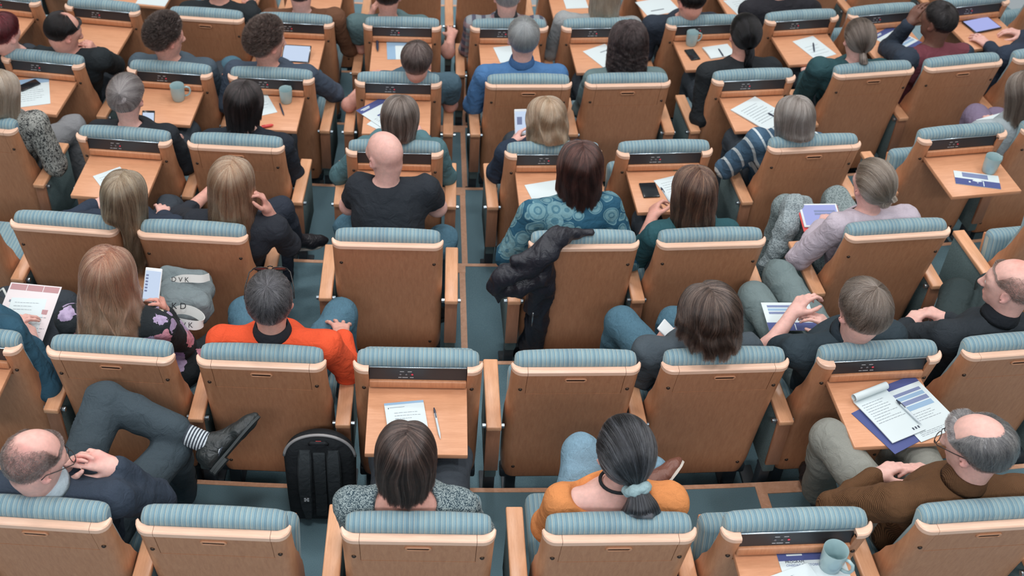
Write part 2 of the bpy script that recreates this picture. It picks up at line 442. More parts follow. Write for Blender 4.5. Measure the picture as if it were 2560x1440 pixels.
# ---------------------------------------------------------------- seats: row, angle along the arc, tray, seat cushion, what singles it out
SEATS = [
 ('A', -.0449, 'closed', 'down', 'seat of the balding man in the dark suit with crossed legs'),
 ('A', -.0165, 'closed', 'up', 'empty closed-tray seat between the dark-suited man and the black backpack'),
 ('A', .0158, 'closed', 'down', 'seat of the woman with a brown bob in a grey tweed knit'),
 ('A', .0476, 'closed', 'down', 'seat of the woman in the orange top with a grey ponytail'),
 ('A', .0760, 'open', 'up', 'empty seat with open tray carrying the large grey-blue mug and printed programme'),
 ('A', .1078, 'closed', 'down', 'seat of the man in the brown corduroy jacket'),
 ('B', -.0764, 'open', 'down', 'seat of the person in a blue sleeve holding pink papers'),
 ('B', -.0458, 'closed', 'down', 'seat of the strawberry-blonde woman in the black floral blouse'),
 ('B', -.0159, 'closed', 'down', 'seat of the man in the orange sweater'),
 ('B', .0150, 'open', 'up', 'empty seat whose open tray holds a notepad and a lone white pen'),
 ('B', .0462, 'closed', 'up', 'empty closed-tray seat in front of the woman in the orange top'),
 ('B', .0760, 'closed', 'down', 'seat of the shaggy brown-haired man in the grey jacket'),
 ('B', .1074, 'open', 'down', 'seat with open tray under the curled writing pad, behind the grey-blond man'),
 ('B', .1374, 'closed', 'down', 'seat of the bald man in black with clasped hands'),
 ('C', -.1029, 'plain', 'down', 'empty plain-backed seat at the aisle left of the blonde women'),
 ('C', -.0716, 'plain', 'down', 'plain-backed seat of the long-haired blonde in the dark top'),
 ('C', -.0403, 'plain', 'down', 'plain-backed seat of the blonde woman with a crossed black shoe'),
 ('C', .0068, 'plain', 'down', 'plain-backed seat of the bald man in the black t-shirt'),
 ('C', .0542, 'plain', 'down', 'plain-backed seat with the black jacket hung over its corner'),
 ('C', .0853, 'plain', 'down', 'plain-backed seat of the brown-haired woman writing in a teal top'),
 ('C', .1321, 'plain', 'down', 'plain-backed seat of the woman in the lilac cardigan'),
 ('C', .1790, 'plain', 'up', 'plain-backed empty seat beyond the lilac cardigan, by the bald man in black'),
 ('D', -.1181, 'closed', 'down', 'seat of the person in the black and white animal print blouse'),
 ('D', -.0723, 'open', 'down', 'seat of the woman with the grey updo, open tray with a half hidden sheet'),
 ('D', -.0395, 'closed', 'down', 'closed-tray seat of the woman with the dark bob'),
 ('D', .0064, 'open', 'down', 'open-tray seat directly in front of the bald man in the black t-shirt'),
 ('D', .0523, 'open', 'down', 'open-tray seat of the blonde woman with a phone'),
 ('D', .0849, 'open', 'up', 'empty open-tray seat with the black phone and note sheets'),
 ('D', .1296, 'closed', 'down', 'closed-tray seat of the woman in the striped sweater'),
 ('D', .1756, 'open', 'up', 'empty seat with open tray holding a mug beside a blue leaflet'),
 ('D', .2086, 'closed', 'down', 'seat of the person in the pale top at the right picture edge'),
 ('E', -.1525, 'open', 'down', 'seat of the person with dark red hair at the picture edge'),
 ('E', -.1180, 'open', 'down', 'seat of the balding dark-haired man, open tray with a phone on papers'),
 ('E', -.0732, 'open', 'down', 'seat of the curly-haired man in front of the tray with the round mug'),
 ('E', -.0381, 'open', 'down', 'seat of the curly man reading a tablet, mug and white paper on its tray'),
 ('E', .0054, 'open', 'down', 'open-tray seat with the blue leaflet, at the left side of the centre aisle'),
 ('E', .0500, 'closed', 'down', 'closed-tray seat of the grey-haired man in the blue sweater'),
 ('E', .0842, 'closed', 'down', 'closed-tray seat of the woman with long dark curls'),
 ('E', .1285, 'open', 'down', 'open-tray seat of the black-haired woman with the braid'),
 ('E', .1721, 'closed', 'down', 'closed-tray seat of the person in dark teal with a grey ponytail'),
 ('E', .2058, 'closed', 'down', 'closed-tray seat of the man in the maroon and navy shirt'),
 ('E', .2400, 'closed', 'down', 'seat of the person in navy working on a tablet at the picture edge'),
 ('F', -.1589, 'open', 'up', 'empty open-tray seat in the upper corner before the red-haired person'),
 ('F', -.1171, 'open', 'up', 'empty open-tray seat in front of the balding dark-haired man'),
 ('F', -.0746, 'closed', 'down', 'closed-tray seat of the person in black beside the brown jacket'),
 ('F', -.0383, 'open', 'down', 'open-tray seat with the upright tablet, used by the person in a brown jacket'),
 ('F', .0047, 'open', 'down', 'open-tray seat of the person in the grey-green t-shirt'),
 ('F', .0476, 'open', 'down', 'open-tray seat of the grey-haired person in the plaid shirt'),
 ('F', .0843, 'open', 'down', 'open-tray seat of the blond person in the pale grey sweater'),
 ('F', .1269, 'open', 'down', 'open-tray seat with a mug, black phone and small notepad'),
 ('F', .1682, 'open', 'down', 'open-tray seat with a single white note sheet and pen, before the braided woman'),
 ('F', .2038, 'open', 'up', 'open-tray seat in front of the person in dark teal'),
 ('F', .2454, 'open', 'down', 'open-tray seat under the big tablet in the upper right corner'),
 ('F', .2868, 'closed', 'up', 'seat at the end of the tablet row, cut by the upper right corner'),
 ('G', -.1600, 'open', 'up', 'frontmost-row seat cut by the picture edge, leftmost with an open tray'),
 ('G', -.1164, 'open', 'up', 'frontmost-row seat with an open tray carrying white papers'),
 ('G', -.0758, 'open', 'up', 'frontmost-row seat before the person in black'),
 ('G', -.0379, 'open', 'up', 'frontmost-row open-tray seat before the person in the brown jacket'),
 ('G', .0040, 'closed', 'up', 'frontmost-row seat before the person in the grey-green t-shirt'),
 ('G', .0449, 'closed', 'up', 'frontmost-row seat before the plaid shirt'),
 ('G', .0838, 'open', 'up', 'frontmost-row seat before the pale grey sweater, paper on its tray'),
 ('G', .1250, 'open', 'up', 'frontmost-row seat with loose white sheets before the person in navy'),
 ('G', .1636, 'open', 'up', 'frontmost-row seat with a wide printed sheet on its tray'),
 ('G', .2015, 'closed', 'up', 'frontmost-row seat at the right, back closed'),
 ('G', .2434, 'closed', 'up', 'frontmost-row seat cut by the upper right corner'),
 ('G', .2851, 'closed', 'up', 'frontmost-row seat hidden behind the corner with the big tablet'),
]
CH = {}
prev = None
count = {}
for i, (row, th, mode, seat, label) in enumerate(SEATS):
    c = chair(row, th, mode, seat, label)
    k = count.get(row, 0); count[row] = k + 1
    CH[row, k - (row in 'CE')] = c; R = RAD[row]
    nxt = SEATS[i + 1] if i + 1 < len(SEATS) and SEATS[i + 1][0] == row else None
    if prev is None or prev[0] != row or (th - prev[1]) * R - .5 > .2: armrest(c, -.295, 0, row)
    if nxt is None or (nxt[1] - th) * R - .5 > .2: armrest(c, .295, 0, row)
    else:
        g = (nxt[1] - th) * R - .5
        armrest(c, .25 + (g / 2 if g < .1 else g - .052), (nxt[1] - th) / 2, row)
    prev = (row, th)

# ---------------------------------------------------------------- tiered floor
def sector(bm, r0, r1, t0, t1, z0, z1, n=24):
    rings = []
    for k in range(n + 1):
        t = t0 + (t1 - t0) * k / n
        P = lambda r, z: Vector((AX + r * math.sin(t), AY - r * math.cos(t), z))
        rings.append([P(r0, z0), P(r1, z0), P(r1, z1), P(r0, z1)])
    loft(bm, rings)
def structure(name, bm, mat, smooth=False):
    o = put(name, mesh_from(name, bm, mat, smooth)); o['kind'] = 'structure'; return o
EDGE = {}
for k, row in enumerate(ROWS):
    rin = RAD[ROWS[k + 1]] + .0 if k < 6 else RAD['G'] - 1.3
    rout = RAD[row] + .02 if k else RAD['A'] + 3.2
    bm = bmesh.new(); sector(bm, rin, rout, -.33, .36, FZ[row] - .45, FZ[row], 40)
    structure('floor', bm, M['carpet'])
    bm = bmesh.new(); sector(bm, rin - .006, rin + .016, -.33, .36, FZ[row] - .04, FZ[row] + .003, 40)
    structure('trim_nosing', bm, M['floorwood'])
    # long strip beside the centre aisle and its cross pieces
    if k < 6:
        for (a0, a1) in ((.468, .50),) + (((1.755, 1.80),) if row == 'A' else ()):
            r_m = (rin + rout) / 2 if k else rin + .6
            t0, t1 = a0 / rin, a1 / rin
            bm = bmesh.new(); sector(bm, rin, min(rout, rin + .92), t0, t1, FZ[row] - .03, FZ[row] + .004, 2)
            structure('trim_strip', bm, M['floorwood'])
            bm = bmesh.new()
            if row == 'A' and a0 > 1: sector(bm, rin, rin + .055, t0, (a0 + .21) / rin, FZ[row] - .03, FZ[row] + .0045, 2)
            else: sector(bm, rin, rin + .07, (a0 - .22) / rin, (a1 + .002) / rin, FZ[row] - .03, FZ[row] + .0045, 2)
            structure('trim_step', bm, M['floorwood'])

M['wallpaint'] = plain('pale_wall_panel', srgb(196, 190, 180), .8, .2, 3, .06)
for nm, c, s in (('wall_left', (-7.5, 7, 2.5), (.3, 22, 10)), ('wall_right', (7.5, 7, 2.5), (.3, 22, 10)), ('wall_front', (0, 18, 2.5), (15.3, .3, 10))):
    bm = bmesh.new(); rbox(bm, c, s, 0); structure(nm, bm, M['wallpaint'])
# ---------------------------------------------------------------- light: the ceiling lamps of the hall, plus an added fill
W = bpy.data.worlds.new('hall_light'); SC.world = W; W.use_nodes = True
W.node_tree.nodes['Background'].inputs[0].default_value = (.70, .78, .82, 1)
W.node_tree.nodes['Background'].inputs[1].default_value = .50
def area(name, loc, to, size, power, color=(1, .98, .96)):
    d = bpy.data.lights.new(name, 'AREA'); d.shape = 'RECTANGLE'; d.size, d.size_y = size; d.energy = power; d.color = color
    o = bpy.data.objects.new(name, d); COL.objects.link(o)
    o.matrix_world = Matrix.Translation(loc) @ (Vector(to) - Vector(loc)).to_track_quat('-Z', 'Y').to_matrix().to_4x4()
    return o
for x in (-5, 0, 5):
    for y in (1.5, 6, 10.5):
        area('ceiling_lamp', (x, y, 8.5), (x * .6, y, -1), (1.6, .5), 130, (1, .96, .93))
area('camera_side_fill', (0, -2.5, 6.2), (0, 5, 0), (5, .6), 250, (.95, .97, 1))  # added fill from the camera side to brighten the seat backs
cy = SC.cycles; cy.max_bounces = 8; cy.diffuse_bounces = 3; cy.glossy_bounces = 5; cy.transmission_bounces = 8; cy.use_adaptive_sampling = True; cy.adaptive_threshold = .04; cy.adaptive_min_samples = 16; cy.caustics_reflective = False; cy.caustics_refractive = False
SC.view_settings.view_transform = 'Standard'; SC.view_settings.look = 'None'; SC.view_settings.exposure = 0; SC.view_settings.gamma = 1
# ---------------------------------------------------------------- smooth solid modelling: blended capsules and ellipsoids -> one closed mesh
def V(*a): return np.array(a, dtype=np.float64)
def unit(v): return v / (np.linalg.norm(v) + 1e-12)
class Solid:
    def __init__(s, h): s.h = h; s.p = []
    def cap(s, a, b, ra, rb=None, k=.02, sub=False):
        s.p.append(('c', V(*a), V(*b), ra, ra if rb is None else rb, k, sub)); return s
    def chain(s, pts, rs, k=.02):
        for a, b, ra, rb in zip(pts, pts[1:], rs, rs[1:]): s.cap(a, b, ra, rb, k)
        return s
    def ell(s, c, r, R=None, k=.02, sub=False):
        s.p.append(('e', V(*c), V(*r), np.eye(3) if R is None else np.array(R), 0, k, sub)); return s
    def mesh(s):
        h = s.h; lo = V(9, 9, 9); hi = -lo; bb = []
        for q in s.p:
            if q[0] == 'c':
                r = max(q[3], q[4]); l = np.minimum(q[1], q[2]) - r; u = np.maximum(q[1], q[2]) + r
            else:
                e = np.abs(q[3]) @ q[2] if True else 0
                e = np.sqrt(((q[3] * q[2]) ** 2).sum(1)); l, u = q[1] - e, q[1] + e
            bb.append((l, u))
            if not q[6]: lo = np.minimum(lo, l); hi = np.maximum(hi, u)
        lo = lo - 3 * h; n = np.ceil((hi - lo) / h).astype(int) + 4
        f = np.full(n, .05, np.float32)
        ax = [(lo[i] + h * np.arange(n[i])).astype(np.float32) for i in range(3)]
        for q, (l, u) in zip(s.p, bb):
            k = q[5]; m = k + 2 * h if not q[6] else k + h
            i0 = np.clip(np.floor((l - m - lo) / h).astype(int), 0, n - 1); i1 = np.clip(np.ceil((u + m - lo) / h).astype(int) + 1, 1, n)
            if (i1 <= i0).any(): continue
            sl = tuple(slice(a, b) for a, b in zip(i0, i1))
            X = ax[0][sl[0]][:, None, None]; Y = ax[1][sl[1]][None, :, None]; Z = ax[2][sl[2]][None, None, :]
            if q[0] == 'c':
                a = q[1]; ab = q[2] - a; L2 = max(ab @ ab, 1e-9)
                t = np.clip(((X - a[0]) * ab[0] + (Y - a[1]) * ab[1] + (Z - a[2]) * ab[2]) / L2, 0, 1).astype(np.float32)
                d = np.sqrt((X - a[0] - t * ab[0]) ** 2 + (Y - a[1] - t * ab[1]) ** 2 + (Z - a[2] - t * ab[2]) ** 2) - (q[3] + (q[4] - q[3]) * t)
            else:
                R = q[3]; dx, dy, dz = X - q[1][0], Y - q[1][1], Z - q[1][2]
                k0 = 0; k1 = 0
                for j in range(3):
                    w = dx * R[0, j] + dy * R[1, j] + dz * R[2, j]
                    k0 = k0 + (w / q[2][j]) ** 2; k1 = k1 + (w / q[2][j] ** 2) ** 2
                k0 = np.sqrt(k0); d = k0 * (k0 - 1) / (np.sqrt(k1) + 1e-9)
            d = d.astype(np.float32); g = f[sl]
            if q[6]:
                hh = np.maximum(k - np.abs(-d - g), 0) / k; f[sl] = np.maximum(g, -d) + hh * hh * k * .25
            else:
                hh = np.maximum(k - np.abs(d - g), 0) / k; f[sl] = np.minimum(g, d) - hh * hh * k * .25
        return nets(f, lo, h)
def nets(f, lo, h):
    """surface nets of a scalar field"""
    ins = f < 0
    c = ins[:-1, :-1, :-1].astype(np.int8)
    for d in ((1, 0, 0), (0, 1, 0), (0, 0, 1), (1, 1, 0), (1, 0, 1), (0, 1, 1), (1, 1, 1)):
        c = c + ins[d[0]:ins.shape[0] - 1 + d[0], d[1]:ins.shape[1] - 1 + d[1], d[2]:ins.shape[2] - 1 + d[2]]
    act = np.argwhere((c > 0) & (c < 8))
    idx = np.full(c.shape, -1, np.int32); idx[tuple(act.T)] = np.arange(len(act))
    pos = np.zeros((len(act), 3)); cnt = np.zeros(len(act))
    corners = [(i, j, k) for i in (0, 1) for j in (0, 1) for k in (0, 1)]
    for a in corners:
        for axn in range(3):
            if a[axn]: continue
            b = list(a); b[axn] = 1
            fa = f[act[:, 0] + a[0], act[:, 1] + a[1], act[:, 2] + a[2]]; fb = f[act[:, 0] + b[0], act[:, 1] + b[1], act[:, 2] + b[2]]
            m = (fa < 0) != (fb < 0)
            t = np.where(m, fa / np.where(m, fa - fb, 1), 0)
            p = np.tile(np.array(a, float), (len(act), 1)); p[:, axn] += t
            pos[m] += p[m]; cnt[m] += 1
    v = lo + h * (act + pos / cnt[:, None])
    quads = []
    for axn in range(3):
        o1, o2 = [(1, 2), (2, 0), (0, 1)][axn]
        A = [slice(1, -1)] * 3; B = [slice(1, -1)] * 3; A[axn] = slice(0, -1); B[axn] = slice(1, None)
        a, b = ins[tuple(A)], ins[tuple(B)]
        for sgn, m in ((0, a & ~b), (1, ~a & b)):
            e = np.argwhere(m); off = np.ones(3, int); off[axn] = 0; e = e + off
            q = []
            for d1, d2 in ((-1, -1), (0, -1), (0, 0), (-1, 0)):
                g = e.copy(); g[:, o1] += d1; g[:, o2] += d2; q.append(idx[g[:, 0], g[:, 1], g[:, 2]])
            q = np.stack(q, 1); quads.append(q if sgn == 0 else q[:, ::-1])
    return v, np.concatenate(quads)
def vnoise(p, f, seed=0):
    """cheap smooth noise from rotated sine products, about -1..1"""
    r = np.random.RandomState(seed); out = 0
    for i in range(5):
        d = r.randn(3); d /= np.linalg.norm(d); e = r.randn(3); e /= np.linalg.norm(e)
        w = f * (.7 + .6 * r.rand())
        out = out + np.sin(p @ d * w + 6.28 * r.rand() + 1.5 * np.sin(p @ e * w * .6 + 6.28 * r.rand()))
    return out / 2.6
def quads_mesh(name, v, q, mat, attrs=None):
    me = bpy.data.meshes.new(name)
    me.vertices.add(len(v)); me.vertices.foreach_set('co', v.astype(np.float32).ravel())
    me.loops.add(q.size); me.loops.foreach_set('vertex_index', q.astype(np.int32).ravel())
    me.polygons.add(len(q)); me.polygons.foreach_set('loop_start', np.arange(0, q.size, q.shape[1], dtype=np.int32))
    me.update(calc_edges=True)
    me.polygons.foreach_set('use_smooth', np.ones(len(q), bool))
    for k, (typ, arr) in (attrs or {}).items():
        a = me.attributes.new(k, typ, 'POINT')
        a.data.foreach_set('value' if typ == 'FLOAT' else 'color', arr.astype(np.float32).ravel())
    me.materials.append(mat); me.validate(); return me
def vnormals(v, q):
    n = np.zeros_like(v); a = v[q[:, 2]] - v[q[:, 0]]; b = v[q[:, 3]] - v[q[:, 1]]; fn = np.cross(a, b)
    for k in range(4): np.add.at(n, q[:, k], fn)
    return n / (np.linalg.norm(n, axis=1, keepdims=True) + 1e-12)

# ---------------------------------------------------------------- skin, hair and cloth materials
def skin_mat(name, col):
    t = NT(name); at_ = t.n('Attribute', attribute_name='tint')
    nz = t.noise(t.mapped((60, 60, 60)), 1.0, 3)
    base = t.ramp(nz, [(.3, tuple(c * .9 for c in col[:3]) + (1,)), (.7, tuple(min(1, c * 1.06) for c in col[:3]) + (1,))])
    m = t.n('Mix', data_type='RGBA', blend_type='MULTIPLY'); m.inputs[0].default_value = 1
    t.l(base, m.inputs[6]); t.l(at_.outputs['Color'], m.inputs[7])
    fine = t.noise(t.mapped((900, 900, 900)), 1.0, 2)
    return t.bsdf(m.outputs[2], .5, .4, t.bump(fine, .12, .0006), Subsurface_Weight=.12, Subsurface_Scale=.02)
SKIN = {'pale': skin_mat('pale_skin', srgb(222, 178, 168)), 'fair': skin_mat('fair_skin', srgb(212, 160, 146)), 'dark': skin_mat('dark_skin', srgb(112, 78, 66)), 'tan': skin_mat('tan_skin', srgb(198, 146, 128))}
HAIRM = {}
def hair_mat(cols, rough=.34, strand=False):
    key = (tuple(cols), rough, strand)
    if key in HAIRM: return HAIRM[key]
    t = NT('hair'); s = t.n('Attribute', attribute_name='streak'); al = t.n('Attribute', attribute_name='along')
    c = t.ramp(s.outputs['Fac'], [(0, srgb(*cols[0])), (.45, srgb(*cols[1])), (.95, srgb(*cols[2]))])
    if len(cols) > 3: c = t.mix(t.math('SMOOTH_MIN', t.math('MULTIPLY', al.outputs['Fac'], 1.0), .9, .2), c, srgb(*cols[3]))
    if strand:
        g = t.n('Gamma'); g.inputs[1].default_value = 1.45; t.l(c, g.inputs[0]); c = g.outputs[0]
        p = t.n('BsdfHairPrincipled'); p.parametrization = 'COLOR'; t.l(c, p.inputs['Color']); p.inputs['Roughness'].default_value = .28; p.inputs['Radial Roughness'].default_value = .55; p.inputs['Coat'].default_value = .15
        p.inputs['Random Roughness'].default_value = .3; t.l(p.outputs[0], t.out.inputs[0]); HAIRM[key] = t.m; return t.m
    HAIRM[key] = t.bsdf(c, rough, .6); return HAIRM[key]
CLOTH = {}
def cloth(kind, *cols):
    key = (kind,) + cols
    if key in CLOTH: return CLOTH[key]
    t = NT(kind + '_cloth'); C = [srgb(*c) for c in cols]; nor = None; rough = .88; c = C[0]
    wr = t.noise(t.mapped((1, 1, 1)), 22, 3, .5, .8)
    nor = t.bump(wr, .5, .02)
    wv = t.noise(t.mapped((700, 700, 700)), 1.0, 2)
    nor = t.bump(wv, .2, .001, nor)
    def vary(col, a=.16):
        return t.ramp(wv, [(.3, tuple(x * (1 - a) for x in col[:3]) + (1,)), (.7, tuple(min(1, x * (1 + a)) for x in col[:3]) + (1,))])
    if kind == 'plain': c = vary(C[0])
    elif kind == 'suit': c = vary(C[0], .25)
    elif kind == 'jeans':
        n = t.noise(t.mapped((500, 60, 500)), 1.0, 3); c = t.ramp(n, [(.3, tuple(x * .8 for x in C[0][:3]) + (1,)), (.7, tuple(x * 1.15 for x in C[0][:3]) + (1,))])
    elif kind == 'knit':
        v = t.n('TexVoronoi'); v.inputs['Scale'].default_value = 120; t.l(t.mapped((1, 1, 1.4)), v.inputs['Vector'])
        c = t.ramp(v.outputs['Distance'], [(.15, C[0]), (.6, C[1])]); nor = t.bump(v.outputs['Distance'], .6, .004, nor)
    elif kind == 'cord':
        w = t.n('TexWave', bands_direction='X'); w.inputs['Scale'].default_value = 95; w.inputs['Distortion'].default_value = .3; t.l(t.obj(), w.inputs['Vector'])
        c = t.ramp(w.outputs['Fac'], [(.2, C[0]), (.8, C[1])]); nor = t.bump(w.outputs['Fac'], .35, .002, nor)
    elif kind == 'stripe':       # thin light bands across sleeve and body
        w = t.n('TexWave', bands_direction='DIAGONAL', wave_profile='SIN'); w.inputs['Scale'].default_value = cols[2][0] if False else 6.2; t.l(t.mapped((1.5, .35, .75), (0, 0, 0)), w.inputs['Vector'])
        c = t.ramp(w.outputs['Fac'], [(0, C[0]), (.91, C[1])], True)
    elif kind == 'floral':
        v = t.n('TexVoronoi', feature='F1'); v.inputs['Scale'].default_value = 12.5; v.inputs['Randomness'].default_value = .9
        wob = t.n('TexNoise'); wob.inputs['Scale'].default_value = 30; t.l(t.obj(), wob.inputs['Vector'])
        mx = t.n('Mix', data_type='VECTOR'); mx.inputs[0].default_value = .06; t.l(t.obj(), mx.inputs[4]); t.l(wob.outputs['Color'], mx.inputs[5]); t.l(mx.outputs[1], v.inputs['Vector'])
        pick = t.ramp(v.outputs['Color'], [(0, srgb(156, 136, 184)), (.38, srgb(214, 150, 165)), (.6, srgb(182, 166, 198)), (.84, srgb(205, 195, 175)), (.93, srgb(112, 128, 108))], True)
        dist = t.math('LESS_THAN', v.outputs['Distance'], .52)
        sp = t.n('SeparateColor'); t.l(v.outputs['Color'], sp.inputs[0]); some = t.math('GREATER_THAN', sp.outputs[1], .36)
        pet = t.ramp(wob.outputs['Fac'], [(.35, srgb(255, 255, 255)), (.6, srgb(150, 140, 160))])
        mm = t.n('Mix', data_type='RGBA', blend_type='MULTIPLY'); mm.inputs[0].default_value = .5; t.l(pick, mm.inputs[6]); t.l(pet, mm.inputs[7])
        c = t.mix(t.math('MULTIPLY', dist, some), C[0], mm.outputs[2])
    elif kind == 'moons':
        v = t.n('TexVoronoi'); v.inputs['Scale'].default_value = 13; v.inputs['Randomness'].default_value = .75; t.l(t.obj(), v.inputs['Vector'])
        nz = t.noise(t.mapped((1, 1, 1)), 60, 3)
        sp = t.n('SeparateColor'); t.l(v.outputs['Color'], sp.inputs[0])
        rad = t.math('MULTIPLY_ADD', sp.outputs[0], .30, .46)
        d = t.math('DIVIDE', v.outputs['Distance'], rad)
        ring = t.ramp(d, [(0, C[1]), (.25, C[2]), (.42, C[1]), (.78, C[2]), (.92, C[1]), (1.0, C[0])], True)
        c = t.mix(t.math('MULTIPLY', nz, .45), ring, C[0])
    elif kind == 'animal':
        n = t.noise(t.mapped((1, 1, .6)), 70, 3, .5, 2.2); c = t.ramp(n, [(.44, C[0]), (.5, C[1])])
    elif kind == 'plaid':
        w1 = t.n('TexWave', bands_direction='X'); w1.inputs['Scale'].default_value = 5; t.l(t.obj(), w1.inputs['Vector'])
        w2 = t.n('TexWave', bands_direction='Z'); w2.inputs['Scale'].default_value = 5; t.l(t.obj(), w2.inputs['Vector'])
        c = t.mix(t.ramp(w1.outputs['Fac'], [(.55, (0, 0, 0, 1)), (.7, (1, 1, 1, 1))]), C[0], C[1]); c = t.mix(t.math('MULTIPLY', t.math('GREATER_THAN', w2.outputs['Fac'], .6), .6), c, C[2])
    elif kind == 'tweed':
        v = t.n('TexVoronoi'); v.inputs['Scale'].default_value = 400; t.l(t.mapped((1, 1, .8)), v.inputs['Vector'])
        sp = t.n('SeparateColor'); t.l(v.outputs['Color'], sp.inputs[0])
        c = t.mix(t.math('GREATER_THAN', sp.outputs[0], .5), C[0], C[1]); nor = t.bump(v.outputs['Distance'], .4, .003, nor)
    elif kind == 'leather': rough = .42; c = C[0]
    elif kind == 'satin': rough = .5; c = C[0]
    CLOTH[key] = t.bsdf(c, rough, .25 if kind not in ('leather', 'satin') else .5, nor); return CLOTH[key]

